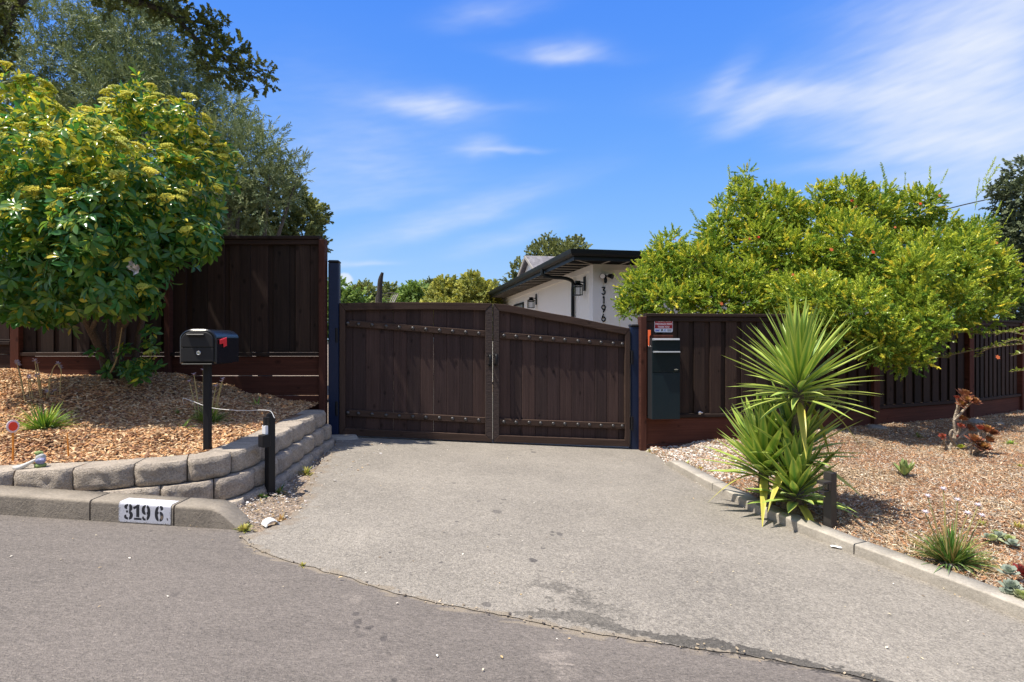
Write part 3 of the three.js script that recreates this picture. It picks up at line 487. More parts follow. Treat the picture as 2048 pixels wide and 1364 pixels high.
gateLeaf('timber gate leaf hinged on the short post, top sweeping down beside the parcel box', {
  seed: 12, gaps: [3], hinge: 'end', x: [986.2, 1256.5], inner: [997.5, 1247], hingeU: 1261, hinges: [714, 845], handle: [991, 719],
  top: [[986, 607.6], [1004, 608.6], [1022, 611.4], [1046, 616.3], [1098, 626.5], [1151, 635.5], [1204, 647], [1257, 657]], bottom: [[986, 882], [1256, 891.5]],
  boards: [996, 1020, 1044, 1069.5, 1094.5, 1119, 1142, 1166.5, 1189.5, 1213, 1236, 1248],
  straps: [[[998, 664.5], [1247, 682.5], 0.0], [[998, 836], [1247, 845.5], 0.0]], bolts: [1007, 1031, 1057, 1080, 1105, 1128, 1154, 1177, 1200, 1224, 1242],
});

// ---------------------------------------------------------------- fences
// runs of boards between posts; every board, post, rail and kick board is a piece of its own
function fenceRun(t, F, r, s0, s1, { kick, top, base, boards, kicks = 2, woods = fenceWoods, capOver = 0.05 }) {
  woodPart('rail', box(s0, s1, kick, kick + 0.04, -0.02, 0.045, 0.004), woods, t, r, true);                                    // sill the boards stand on
  woodPart('trim', box(s0, s1, top - 0.075, top - 0.022, 0.0, 0.03, 0.004), woods, t, r, true);
  woodPart('cap', box(s0 - 0.01, s1 + 0.01, top - 0.02, top + 0.018, -0.06, capOver, 0.006), woods, t, r, true);
  for (const [a, b, z] of boards) woodPart('board', box(a, b, kick + 0.041, top - 0.0225, z - 0.017, z, 0.0025), woods, t, r);
  const h = (kick - base) / kicks; for (let k = 0; k < kicks; k++) woodPart('kickboard', box(s0, s1, base + k * h + 0.004, base + (k + 1) * h - 0.004, -0.02, 0.022 - 0.004 * k, 0.004), redWoods, t, r, true);
}
{
  // tall fence beside the gate
  const A = at(652, 720, 6.34), B = at(340, 720, 6.34), F = frameOf(V(B.x, 0, B.z), V(A.x, 0, A.z)), r = rng(41), X = (u) => F.at(u, 700)[0], Y = (v) => F.at(500, v)[1];
  const t = thing('board_fence', 'tall dark brown board fence between the shrub and the gate', 'fence', F.pos, F.turn);
  const top = Y(476), kick = Y(712);
  const lines = [[345.5, 372, 0], [372, 383, -0.02], [383, 415, 0], [415, 449, 0.002], [449, 459, -0.02], [459, 480, 0], [480, 501, 0.004], [501, 536, 0], [536, 546, -0.022], [546, 578, 0], [578, 591, -0.018], [591, 620, 0.003], [613, 627, -0.02], [620, 641, -0.004]];
  fenceRun(t, F, r, X(345), X(640), { kick, top, base: Y(830), kicks: 3, boards: lines.map(([a, b, z]) => [X(a) + 0.0015 - (z < -0.01 ? 0.02 : 0), X(b) - 0.0015 + (z < -0.01 ? 0.02 : 0), z - 0.002]) });
  woodPart('post', box(X(640.5), X(652.5), Y(880), top - 0.021, -0.05, 0.06, 0.005), redWoods, t, r);
  woodPart('post', box(X(334), X(345), Y(880), top - 0.021, -0.05, 0.058, 0.005), redWoods, t, r);
  // the next bays behind the shrub
  const bay = (u0, u1, kv, bv, top2, horizontal) => {
    if (horizontal) { const h = 0.17; for (let y = Y(bv), i = 0; y < Y(kv); y += h, i++) woodPart('kickboard', box(X(u0), X(u1), y + 0.004, y + h - 0.004, -0.02, 0.02 - 0.003 * (i % 2), 0.004), fenceWoods, t, r, true); }
    const bs = []; const s1 = X(u1), a0 = X(u0); for (let s = a0; s < s1 - 0.05; s += 0.2) { bs.push([s + 0.0015, Math.min(s + 0.142, s1), -0.001 + 0.004 * r()]); bs.push([s + 0.105, Math.min(s + 0.236, s1), -0.02]); }
    if (!horizontal) fenceRun(t, F, r, a0, s1, { kick: Y(kv), top: top2, base: Y(bv), kicks: 1, boards: bs }); else { for (const [a, b, z] of bs) woodPart('board', box(a, b, Y(kv) + 0.041, top2 - 0.0225, z - 0.017, z, 0.0025), fenceWoods, t, r); woodPart('rail', box(a0, s1, Y(kv), Y(kv) + 0.04, -0.02, 0.052, 0.004), fenceWoods, t, r, true); woodPart('cap', box(a0 - 0.01, s1, top2 - 0.02, top2 + 0.018, -0.06, 0.05, 0.006), fenceWoods, t, r, true); }
    woodPart('post', box(X(u0) - 0.1, X(u0) - 0.001, Y(bv + 40), top2 - 0.021, -0.05, 0.056, 0.005), redWoods, t, r);
  };
  bay(46, 333, 712, 790, top + 0.004);
  bay(-330, 27, 690, 800, top + 0.002, true);
}
const fp = (i) => V(FENCE_LINE[i].x, 0, FENCE_LINE[i].z), RF = frameOf(fp(0), fp(1)), RTOP = 1.51, RKICK = 0.285;
{
  const r = rng(42), runOn = (t, F, s0, s1, base, kick, kicks = 2) => { const bs = []; for (let s = s0; s < s1 - 0.03; s += 0.2) { bs.push([s, Math.min(s + 0.136, s1), 0.004 * r() + 0.01]); if (s + 0.12 < s1) bs.push([s + 0.1, Math.min(s + 0.236, s1), -0.013]); } fenceRun(t, F, r, s0, s1, { kick, top: RTOP, base, kicks, boards: bs }); };
  const post = (t, a, b, base, z = 0.056) => woodPart('post', box(a, b, base, RTOP - 0.021, -0.05, z, 0.005), redWoods, t, r);
  { const F = RF, X = (u) => F.at(u, 720)[0], t = thing('board_fence', 'dark board and batten fence behind the parcel box and the yucca', 'fence', F.pos, F.turn);
    post(t, X(1278), X(1290), -0.35, 0.06); runOn(t, F, X(1291), F.len - 0.09, -0.35, RKICK); post(t, F.len - 0.089, F.len + 0.02, -0.35); }
  { const F = frameOf(fp(1), fp(2)), X = (u) => F.at(u, 720)[0], t = thing('board_fence', 'shaded middle run of dark fence under the overhanging flowering shrub', 'fence', F.pos, F.turn);
    runOn(t, F, 0.03, X(1740), -0.3, 0.3); post(t, X(1740) + 0.001, X(1752), -0.3); runOn(t, F, X(1752) + 0.001, X(1931), -0.15, 0.3); post(t, X(1931) + 0.001, X(1940), -0.3); }
  { const F = frameOf(fp(2), fp(3)), X = (u) => F.at(u, 720)[0], t = thing('board_fence', 'far run of dark fence turning away behind the red rosette succulent', 'fence', F.pos, F.turn);
    const run = (s0, s1) => { const bs = []; for (let s = s0; s < s1 - 0.06; s += 0.152) { bs.push([s, s + 0.1, 0.012]); bs.push([s + 0.06, Math.min(s + 0.192, s1), -0.014]); } fenceRun(t, F, r, s0, s1, { kick: 0.3, top: RTOP, base: -0.1, kicks: 1, boards: bs }); };
    run(0.02, X(2036)); post(t, X(2036) + 0.001, X(2036) + 0.1, -0.1, 0.06); run(X(2036) + 0.102, X(2036) + 3.5); }
}
// ---------------------------------------------------------------- letterbox on its post
{
  const base = at(415, 897, 4.0), t = thing('mailbox', 'black domed mailbox with a red flag on a square post', 'mailbox', [base.x, base.y - 0.03, base.z], 0);
  const s = 4.0 / FOCAL, hPost = (897 - 726) * s + 0.03, w = 0.243, hh = 0.236, L = 0.4;
  part('post', box(-0.022, 0.022, 0, hPost - 0.006, -0.022, 0.022, 0.004), blackSteel, t);
  const b = new THREE.Group(); b.name = 'box'; b.position.set(-0.012, hPost, 0.1); b.rotation.y = 0.085; t.add(b);
  const outline = (w, h, r, y0 = 0) => { const p = [[-w / 2, y0], [w / 2, y0]]; for (let i = 0; i <= 10; i++) { const a = i / 10 * Math.PI / 2; p.push([w / 2 - r + r * Math.cos(a), h - r * 0.8 + r * 0.8 * Math.sin(a)]); } for (let i = 0; i <= 10; i++) { const a = Math.PI / 2 + i / 10 * Math.PI / 2; p.push([-w / 2 + r + r * Math.cos(a), h - r * 0.8 + r * 0.8 * Math.sin(a)]); } return p; };
  part('mounting_plate', box(-0.1, 0.1, -0.008, 0, -0.33, 0.02, 0.002), blackSteel, b);
  part('body', toSmooth(prism(outline(w, hh, 0.085), -L, 0, 0.008)), phys(lin(0.008, 0.009, 0.012), { roughness: 0.25 }), b);
  const grey = phys(lin(0.026, 0.025, 0.025), { roughness: 0.6, specularIntensity: 0.4 });
  const split = hh * 0.47, up = outline(w - 0.034, hh - 0.016, 0.075).filter((p) => p[1] > 0.01);
  part('upper_door', prism([[-(w - 0.034) / 2, split + 0.002], [(w - 0.034) / 2, split + 0.002], ...up], 0.0, 0.012, 0.004), grey, b);
  part('lower_door', box(-(w - 0.034) / 2, (w - 0.034) / 2, 0.014, split - 0.002, 0.0, 0.011, 0.003), grey, b);
  part('handle', merge([box(-0.065, 0.05, hh * 0.80, hh * 0.86, 0.012, 0.03, 0.006)]), blackSteel, b);
  const lock = new THREE.CylinderGeometry(0.012, 0.012, 0.01, 18).rotateX(Math.PI / 2); const lk = part('lock', merge([lock, new THREE.TorusGeometry(0.012, 0.0025, 6, 18).translate(0, 0, 0.005)]), chrome, b); lk.position.set(0.012, split * 0.66, 0.014);
  const red = phys(lin(0.75, 0.03, 0.035), { roughness: 0.4 });
  const flag = prism([[0, 0], [0.115, 0.012], [0.115, -0.048], [0.062, -0.056], [0.062, -0.028], [0, -0.03]], 0, 0.006, 0.002); flag.rotateY(Math.PI / 2); const fm = part('flag', flag, red, b); fm.position.set(w / 2 + 0.004, hh * 0.69, -0.035); fm.rotation.x = 0.05;
}
function toSmooth(g) { return g; }

// ---------------------------------------------------------------- low path-light posts
const lampGlass = phys(lin(0.75, 0.8, 0.85), { transmission: 1, thickness: 0, roughness: 0.12 });
{
  const p = groundAt(540, 986), t = thing('path_light', 'black square bollard with a white sticker and a cable, in front of the block wall', 'path light', [p.x, p.y - 0.04, p.z], -0.62);
  const s = -p.z / FOCAL, h = (986 - 833) * s + 0.04, k = 0.027;
  part('post', box(-k, k, 0, h, -k, k, 0.004), blackSteel, t);
  part('cap', (() => { const g = new THREE.CylinderGeometry(0.024, 0.026, 0.02, 16); g.translate(0, h + 0.01, 0); return g; })(), blackSteel, t);
  part('sensor_head', (() => { const g = new THREE.CylinderGeometry(0.022, 0.022, 0.055, 16); g.translate(0.02, h - 0.028, k + 0.014); return g; })(), phys(lin(0.012, 0.012, 0.014), { roughness: 0.3 }), t);
  part('sticker', box(-0.002, 0.043, h - 0.118, h - 0.056, k + 0.012, k + 0.034, 0.003), std(lin(0.72, 0.73, 0.76), { roughness: 0.5 }), t);
  part('light_housing', box(-0.006, 0.058, h - 0.205, h - 0.12, k + 0.001, k + 0.062, 0.005), blackSteel, t);
  const q = at(366, 797, 4.7), top = V(p.x + 0.004, p.y + h - 0.015, p.z + 0.01);
  const c = tube([q.clone().add(V(-0.05, -0.06, -0.1)), q, q.clone().lerp(top, 0.35).add(V(0, -0.035, 0)), q.clone().lerp(top, 0.75).add(V(0, -0.012, 0)), top.clone().add(V(-0.05, 0.022, 0)), top.clone().add(V(0.01, 0.014, 0.01)), top.clone().add(V(0.045, -0.03, 0.03))], 0.0022, 6);
  tag(part('cable', c, std(lin(0.75, 0.75, 0.75), { roughness: 0.5 }), scene), 'thin grey cable strung from the bed to the bollard top', 'cable');
}
{
  const p = hit(1660, 1058, rightBed), s = -p.z / FOCAL, h = (1058 - 944) * s + 0.06, k = 0.03, brown = phys(lin(0.035, 0.031, 0.028), { roughness: 0.5 });
  const t = thing('path_light', 'dark brown square bollard light beside the yucca and the kerb', 'path light', [p.x, p.y - 0.06, p.z], 0.42);
  part('post', box(-k, k, 0, h, -k, k, 0.003), brown, t);
  part('light_hood', box(-k - 0.075, -k - 0.001, h - 0.07, h - 0.052, -0.024, 0.034, 0.003), brown, t);
  part('light_housing', merge([box(-k - 0.02, -k - 0.001, h - 0.12, h - 0.071, -0.022, 0.03, 0.003), box(-k - 0.07, -k - 0.021, h - 0.125, h - 0.117, -0.022, 0.03, 0.002)]), brown, t);
  part('lens', box(-k - 0.066, -k - 0.022, h - 0.116, h - 0.072, -0.016, 0.024, 0.002), lampGlass, t);
}

// ---------------------------------------------------------------- parcel box and its sign on the fence
{
  const F = RF, P = (u, v, off = 0) => F.at(u, v, off), r = rng(51);
  const t = thing('parcel_box', 'tall dark teal parcel drop box mounted on the fence with a red flag', 'parcel box', F.pos, F.turn);
  const bl = P(1287, 842, 0.03), br = P(1356, 839, 0.03), tp = P(1290, 670, 0.03)[1], D0 = 0.034, D1 = 0.2;
  woodPart('backing_board', box(bl[0], br[0] - 0.06, bl[1] + 0.01, tp, 0.012, D0 - 0.001, 0.004), redWoods, t, r);
  const a = P(1304.5, 760, D1), b = P(1360, 760, D1), x0 = a[0], x1 = b[0], y = (v) => P(1332, v, D1)[1], y0 = y(838.5), y1 = y(744.5), y2 = y(702), y3 = y(677);
  const teal = phys(lin(0.005, 0.012, 0.015), { roughness: 0.35, specularIntensity: 0.5 }), side = phys(lin(0.02, 0.022, 0.026), { roughness: 0.5 });
  part('body', box(x0, x1, y0, y3 + 0.004, D0, D1 - 0.012, 0.004), side, t);
  part('lower_panel', box(x0, x1, y0, y1 - 0.003, D1 - 0.0115, D1 + 0.002, 0.003), phys(lin(0.008, 0.018, 0.024), { roughness: 0.4, specularIntensity: 0.5 }), t);
  part('parcel_drawer', box(x0, x1, y1 + 0.001, y2 - 0.012, D1 - 0.0115, D1 + 0.006, 0.003), teal, t);
  part('letter_flap', box(x0, x1, y2 + 0.002, y3 - 0.02, D1 - 0.0115, D1 + 0.006, 0.003), teal, t);
  const lip = (yy, w) => { const g = prism([[0, 0], [w, -0.012], [w, -0.004], [0, 0.016]], x0 + 0.006, x1 + 0.004, 0.002); g.rotateY(-Math.PI / 2); g.scale(-1, 1, 1); return g; };
  const lipGeo = (yy, d) => { const g = geo([x0 + 0.004, yy + 0.002, D1 - 0.01, x1 - 0.002, yy + 0.002, D1 - 0.01, x0 + 0.024, yy - 0.014, D1 + d, x1 - 0.016, yy - 0.014, D1 + d, x0 + 0.024, yy - 0.02, D1 + d, x1 - 0.016, yy - 0.02, D1 + d, x0 + 0.004, yy - 0.022, D1 - 0.01, x1 - 0.002, yy - 0.022, D1 - 0.01], [0, 2, 1, 1, 2, 3, 2, 4, 3, 3, 4, 5, 4, 6, 5, 5, 6, 7, 0, 6, 2, 2, 6, 4, 1, 3, 7, 3, 5, 7]); return g.toNonIndexed(); };
  const lipMat = phys(lin(0.34, 0.36, 0.39), { roughness: 0.3, metalness: 0.3, clearcoat: 0.5 });  // pale base colour stands in for the sky caught on the lips
  for (const [yy, d] of [[y3, 0.03], [y2 + 0.002, 0.05]]) { const g = lipGeo(yy, d); g.computeVertexNormals(); part('handle_lip', g, lipMat, t); }
  const em = P(1351, 739, D1)[0]; part('lock', (() => { const g = new THREE.CylinderGeometry(0.012, 0.012, 0.012, 14).rotateX(Math.PI / 2); g.scale(2.1, 0.6, 1); g.translate(em, y(739), D1 + 0.012); return g; })(), chrome, t);
  const fl = P(1296, 690, 0.1), red = phys(lin(0.62, 0.11, 0.035), { roughness: 0.45 });
  const fg = prism([[-0.008, 0], [0.008, 0], [0.012, 0.13], [0.03, 0.15], [0.03, 0.205], [-0.012, 0.205], [-0.012, 0.15]], 0, 0.005, 0.0015); fg.rotateY(-Math.PI / 2); const fm = part('flag', fg, red, t); fm.position.set(x0 - 0.004, P(1296, 695, 0.1)[1], 0.1); fm.rotation.y = 0.55;
  const pv = part('flag_pivot', new THREE.CylinderGeometry(0.011, 0.011, 0.014, 12).rotateZ(Math.PI / 2), chrome, t); pv.position.set(x0 - 0.006, P(1296, 693, 0.1)[1], 0.1);

  // the red notice above it
  const c = document.createElement('canvas'); c.width = 512; c.height = 372; const g = c.getContext('2d');
  g.fillStyle = '#e4e6ee'; g.beginPath(); g.roundRect(0, 0, 512, 372, 34); g.fill();
  g.fillStyle = '#a01420'; g.beginPath(); g.roundRect(10, 10, 492, 258, [26, 26, 0, 0]); g.fill();
  g.fillStyle = '#f4eef0'; g.textAlign = 'center'; g.textBaseline = 'middle'; g.font = 'bold 74px sans-serif';
  const fit = (s, yy, w) => { g.save(); g.translate(256, yy); g.scale(w / g.measureText(s).width, 1); g.fillText(s, 0, 0); g.restore(); };
  fit('PLEASE PLACE', 60, 400); fit('PACKAGES HERE', 142, 462); fit('THANK YOU!', 222, 330);
  g.fillStyle = '#5a4cb0'; g.fillRect(24, 296, 140, 9); g.fillStyle = '#2f4fc0'; g.fillRect(26, 316, 110, 26);
  g.fillStyle = '#2a2a33'; g.beginPath(); g.moveTo(184, 288); g.lineTo(236, 288); g.lineTo(232, 330); g.lineTo(210, 350); g.lineTo(188, 330); g.fill(); g.fillStyle = '#d8c9a0'; g.fillRect(198, 306, 24, 9);
  g.lineWidth = 12; g.strokeStyle = '#2a62b8'; g.beginPath(); g.ellipse(300, 318, 30, 20, 0, 0.5, 6); g.stroke();
  g.fillStyle = '#33353c'; g.fillRect(356, 292, 124, 15); g.fillRect(360, 324, 116, 19);
  const tex = new THREE.CanvasTexture(c); tex.colorSpace = THREE.SRGBColorSpace;
  const s0 = P(1309, 650, 0.02)[0], s1 = P(1345.5, 650, 0.02)[0], h0 = P(1327, 664.5, 0.02)[1], h1 = P(1327, 637.5, 0.02)[1];
  const sg = prism((() => { const o = [], q = 0.016; for (const [cx, cy, a0] of [[s1 - q, h1 - q, 0], [s0 + q, h1 - q, 1], [s0 + q, h0 + q, 2], [s1 - q, h0 + q, 3]]) for (let i = 0; i <= 4; i++) { const a = (a0 + i / 4) * Math.PI / 2; o.push([cx + q * Math.cos(a), cy + q * Math.sin(a)]); } return o; })(), 0.004, 0.008, 0.0008);
  const uv = sg.attributes.uv, ps = sg.attributes.position; for (let i = 0; i < uv.count; i++) uv.setXY(i, clamp((ps.getX(i) - s0) / (s1 - s0), 0.002, 0.998), clamp((ps.getY(i) - h0) / (h1 - h0), 0.002, 0.998));
  const st = thing('notice_sign', 'small red and white delivery notice on the fence above the parcel box', 'sign', F.pos, F.turn);
  part('printed_plate', sg, phys(lin(1, 1, 1), { map: tex, roughness: 0.4 }), st).position.z = 0.012;
  // latch on the sill further along
  const lp = P(1402, 826, 0.05), lt = thing('sill_latch', 'small metal barrel latch on the fence sill beside the parcel box', 'latch', F.pos, F.turn);
  const lg = part('plate', merge([box(lp[0] - 0.045, lp[0] + 0.02, lp[1] - 0.012, lp[1] + 0.012, 0.03, 0.036)]), blackSteel, lt); part('bolt', new THREE.CylinderGeometry(0.007, 0.007, 0.055, 10).rotateZ(Math.PI / 2).translate(lp[0] - 0.005, lp[1] + 0.002, 0.046), chrome, lt);
  part('bracket', box(lp[0] - 0.028, lp[0] + 0.004, lp[1] - 0.02, lp[1] + 0.02, 0.0365, 0.052, 0.004), chrome, lt);
}

// ---------------------------------------------------------------- little things in and beside the raised bed
{
  const p = hit(24, 925, leftBed), d = -p.z, s = d / FOCAL, t = thing('marker_stake', 'orange stake carrying a small round red reflector', 'marker stake', [p.x, p.y - 0.05, p.z], 0.9), h = (925 - 866) * s + 0.05, orange = std(lin(0.72, 0.27, 0.03), { roughness: 0.6 });
  part('rod', tube([V(0, 0, 0), V(0.006, h * 0.5, 0), V(0.004, h + 0.02, 0)], 0.006, 7), orange, t);
  const disc = (r, z) => { const g = new THREE.CylinderGeometry(r, r, 0.012, 20).rotateX(Math.PI / 2); g.scale(1, 1.25, 1); g.translate(0.004, h + 0.045, z); return g; };
  part('backing_disc', disc(0.034, 0), std(lin(0.7, 0.66, 0.7), { roughness: 0.4 }), t); part('reflector', disc(0.024, 0.008), phys(lin(0.75, 0.05, 0.02), { roughness: 0.25 }), t);
  const q = hit(138, 918, leftBed), h2 = 52 * -q.z / FOCAL, t2 = thing('thin_stake', 'bare thin orange stake standing in the bark chips', 'stake', [q.x, q.y - 0.04, q.z]); part('rod', tube([V(0, 0, 0), V(-0.006, h2 * 0.6, 0), V(-0.012, h2 + 0.04, 0)], [0.005, 0.005, 0.003], 6), orange, t2);
}
{
  const p = at(80, 934, 3.62), t = thing('garden_ornament', 'small fallen garden figure with grey round body and green top on the wall', 'garden ornament', [p.x, p.y - 0.006, p.z], 0.2), k = 3.62 / FOCAL;
  const grey = std(lin(0.42, 0.42, 0.4), { roughness: 0.7 }), green = std(lin(0.2, 0.27, 0.09), { roughness: 0.8 }), blue = phys(lin(0.2, 0.21, 0.36), { roughness: 0.45 });
  const blob = (x, y, z, a, b, c, seed) => { const g = new THREE.IcosahedronGeometry(1, 3), q = g.attributes.position; for (let i = 0; i < q.count; i++) { const w = 1 + 0.16 * noise(q.getX(i) * 1.7 + seed, q.getY(i) * 1.7, q.getZ(i) * 1.7); q.setXYZ(i, q.getX(i) * a * w + x, q.getY(i) * b * w + y, q.getZ(i) * c * w + z); } g.computeVertexNormals(); return g; };
  part('body', blob(0.004, 0.062, 0, 0.03, 0.03, 0.028, 1), grey, t); part('shell', blob(0.012, 0.048, 0.018, 0.028, 0.022, 0.018, 4), blue, t); part('hat', blob(-0.008, 0.094, -0.005, 0.024, 0.015, 0.022, 7), green, t); part('base', blob(0.004, 0.018, 0.004, 0.034, 0.02, 0.03, 9), green, t);
  part('arm', tube([V(-0.012, 0.058, 0.02), V(-0.06, 0.03, 0.03), V(-0.1, 0.012, 0.034), V(-0.128, 0.014, 0.03)], [0.008, 0.013, 0.018, 0.011], 10), std(lin(0.62, 0.6, 0.55), { roughness: 0.8 }), t);
}
{ // broken white pipe
  const p = groundAt(541, 1049), pos = [], idx = [], ring = [[0.036, 0], [0.036, 1], [0.031, 1], [0.031, 0]], N = 14;
  for (const [q, e] of ring) for (let i = 0; i <= N; i++) { const a = Math.PI * (0.04 + 0.92 * i / N), l = 0.04 + 0.008 * noise(i * 0.7, e * 5); pos.push(Math.cos(a) * q * 1.15, Math.sin(a) * q, e ? l : -l); }
  for (let k = 0; k < 4; k++) for (let i = 0; i < N; i++) { const a = k * (N + 1) + i, b = ((k + 1) % 4) * (N + 1) + i; idx.push(a, b, a + 1, a + 1, b, b + 1); }
  const g = geo(pos, idx).toNonIndexed(); g.computeVertexNormals();
  const m = part('pipe_offcut', g, std(lin(0.78, 0.78, 0.76), { roughness: 0.5 }), scene); m.position.set(p.x, p.y - 0.003, p.z); m.rotation.y = 0.75; tag(m, 'broken half of a white plastic pipe on the dirt', 'pipe');
}
{ // scrap of white litter by the kerb joint
  const p = groundAt(1674, 1098), g = new THREE.PlaneGeometry(0.075, 0.035, 8, 4), q = g.attributes.position; for (let i = 0; i < q.count; i++) q.setZ(i, 0.008 * noise(q.getX(i) * 40, q.getY(i) * 50)); g.rotateX(-Math.PI / 2); g.computeVertexNormals(); const m = part('paper_scrap', g, std(lin(0.8, 0.8, 0.8), { side: THREE.DoubleSide }), scene); m.position.set(p.x, p.y + 0.016, p.z); m.rotation.y = -0.3; tag(m, 'crumpled white paper scrap on the driveway below the kerb', 'litter');
}
{ // rocks against the fence
  const stone = std(lin(0.42, 0.41, 0.4), { map: blockTex, bumpMap: blockTex, bumpScale: 0.008, roughness: 0.95 });
  [[1752, 857, 0.085, 'pale rounded rock at the fence foot behind the yucca'], [1952, 846, 0.09, 'grey rock behind the tall red rosette succulent'], [1998, 849, 0.05, 'small pale stone beside the weeds under the far fence']].forEach(([u, v, s, label], k) => { const p = hit(u, v, rightBed), g = new THREE.IcosahedronGeometry(1, 4), q = g.attributes.position; for (let i = 0; i < q.count; i++) { const w = 1 + 0.5 * fbm(q.getX(i) * 0.9 + k * 9, q.getY(i) * 0.9, q.getZ(i) * 0.9, 4); q.setXYZ(i, q.getX(i) * s * 1.35 * w, q.getY(i) * s * 0.6 * w, q.getZ(i) * s * w); } g.computeVertexNormals(); const m = part('rock', g, stone, scene); m.name = numbered('rock'); m.position.copy(p); tag(m, label, 'rock', 'rocks along the fence foot'); });
}
// ---------------------------------------------------------------- the house beyond the gate
{
  // its long wall runs away to the left of the corner, its front runs to the right
  const C = at(1187, 528, 12.2), soff = C.y, back = V(-0.2014, 0, -0.9795), right = V(0.9795, 0, -0.2014), outR = back.clone().negate(), outL = right.clone().negate();
  const t = thing('house', 'white single-storey house with black eaves and gutter beyond the gate', 'house');
  const white = phys(lin(0.86, 0.84, 0.77), { roughness: 0.85, bumpMap: gritBump, bumpScale: 0.006 }), trim = std(lin(0.74, 0.73, 0.7), { roughness: 0.7 }), black = phys(lin(0.009, 0.012, 0.013), { roughness: 0.5, specularIntensity: 0.5 }), soffit = phys(lin(0.007, 0.007, 0.008), { roughness: 0.95, specularIntensity: 0.1 });
  // local frames: front (x along right, z out to the street) and side (x along back, z out to the left)
  const front = new THREE.Group(), side = new THREE.Group();
  const FT = Math.atan2(-right.z, right.x), ST = FT + Math.PI / 2;                 // side: x runs along -back? chosen so that z points out
  const loc = (g, dirX, dirZ) => g.applyMatrix4(new THREE.Matrix4().makeBasis(dirX, V(0, 1, 0), dirZ).setPosition(C.x, 0, C.z));
  const fr = (g) => loc(g, right, outR), sd = (g) => { const h = g; h.scale(-1, 1, 1); for (const k of ['normal']) { } const m = new THREE.Matrix4().makeBasis(outR, V(0, 1, 0), outL).setPosition(C.x, 0, C.z); h.applyMatrix4(m); if (h.index) { const a = h.index.array; for (let i = 0; i < a.length; i += 3) { const q = a[i]; a[i] = a[i + 1]; a[i + 1] = q; } } h.computeVertexNormals(); return h; };
  // sd: x given as distance along the wall away from the corner
  const LB = 22, LR = 9, y0 = -0.7;
  part('wall', fr(box(0.0, LR, y0, soff, -0.2, 0, 0.002)), white, t);
  part('wall', sd(box(0.0, LB, y0, soff, -0.2, -0.001, 0.002)), white, t);
  part('corner_board', fr(box(-0.022, 0.2, y0, soff - 0.001, 0.001, 0.022, 0.003)), trim, t);
  part('corner_board', sd(box(0.0, 0.2, y0, soff - 0.001, 0.001, 0.021, 0.003)), trim, t);
  part('frieze', fr(box(0.201, LR, soff - 0.13, soff - 0.001, 0.001, 0.022, 0.003)), trim, t);
  part('frieze', sd(box(0.201, LB, soff - 0.13, soff - 0.001, 0.001, 0.022, 0.003)), trim, t);
  // eaves: slatted soffit, fascia and gutter
  const O = 0.62, S = [];
  part('soffit', fr(box(-O, LR, soff, soff + 0.02, -4, O, 0.002)), soffit, t); part('soffit', sd(box(O + 0.0, LB, soff + 0.001, soff + 0.021, -4, O, 0.002)), soffit, t);
  const slat = std(lin(0.34, 0.31, 0.27), { roughness: 0.6 });
  for (let i = 0; i < 50; i++) part('soffit_slat', sd(box(0.02 + i * 0.42, 0.06 + i * 0.42, soff - 0.012, soff - 0.0005, 0.024, O - 0.02, 0.002)), slat, t);
  for (let i = 0; i < 20; i++) part('soffit_slat', fr(box(0.14 + i * 0.42, 0.175 + i * 0.42, soff - 0.012, soff - 0.0005, 0.024, O - 0.02, 0.002)), slat, t);
  { const a = C.clone().add(V(0, -0.008, 0)).addScaledVector(outR, 0.02).addScaledVector(outL, 0.02), b = C.clone().add(V(0, -0.008, 0)).addScaledVector(outR, O - 0.02).addScaledVector(outL, O - 0.02); part('soffit_slat', tube([a, a.clone().lerp(b, 0.5), b], 0.013, 5), slat, t); }
  const fasciaP = [[O, soff - 0.02], [O + 0.025, soff - 0.02], [O + 0.025, soff + 0.16], [O, soff + 0.16]], gutterP = [[O + 0.026, soff + 0.06], [O + 0.085, soff + 0.06], [O + 0.11, soff + 0.1], [O + 0.125, soff + 0.16], [O + 0.13, soff + 0.19], [O + 0.118, soff + 0.19], [O + 0.1, soff + 0.11], [O + 0.08, soff + 0.075], [O + 0.026, soff + 0.075]];
  const profile = (pts, L, isSide) => { // extruded along the wall, mitred at the corner
    const pos = [], idx = [], uv = [], n = pts.length, X = isSide ? back : right, Z = isSide ? outL : outR;
    for (const e of [0, 1]) pts.forEach(([z, y]) => { const p = V(C.x, y, C.z).addScaledVector(X, e ? L : -z).addScaledVector(Z, z); pos.push(p.x, p.y, p.z); uv.push(e * L, y); });
    for (let k = 0; k < n; k++) { const m = (k + 1) % n; idx.push(k, m, n + k, m, n + m, n + k); }
    if (!isSide) for (let i = 0; i < idx.length; i += 3) { const q = idx[i]; idx[i] = idx[i + 1]; idx[i + 1] = q; }
    const g = geo(pos, idx, uv).toNonIndexed(); g.computeVertexNormals(); return g;
  };
  for (const s of [true, false]) { part('fascia', profile(fasciaP, s ? LB : LR, s), black, t); part('gutter', profile(gutterP, s ? LB : LR, s), black, t); }
  // low-pitched main roof behind the gutter and a taller gable roof behind it
  const shingle = (() => { const a = lattice(64, 131), r = rng(132), c = Array.from({ length: 64 * 16 }, () => r()); const tex = dataTexture(512, 512, (x, y) => { const row = Math.floor(y / 32), k = Math.floor((x + (row % 2) * 8 + (row * 5) % 7) / 16) % 32, w = 0.6 + 0.4 * c[row * 32 + k] + 0.2 * (a(x / 512, y / 512) - 0.5); return [w, w, w * 1.03]; }); tex.repeat.set(0.35, 0.35); return std(lin(0.2, 0.19, 0.2), { map: tex, bumpMap: tex, bumpScale: 0.01, roughness: 0.95 }); })();
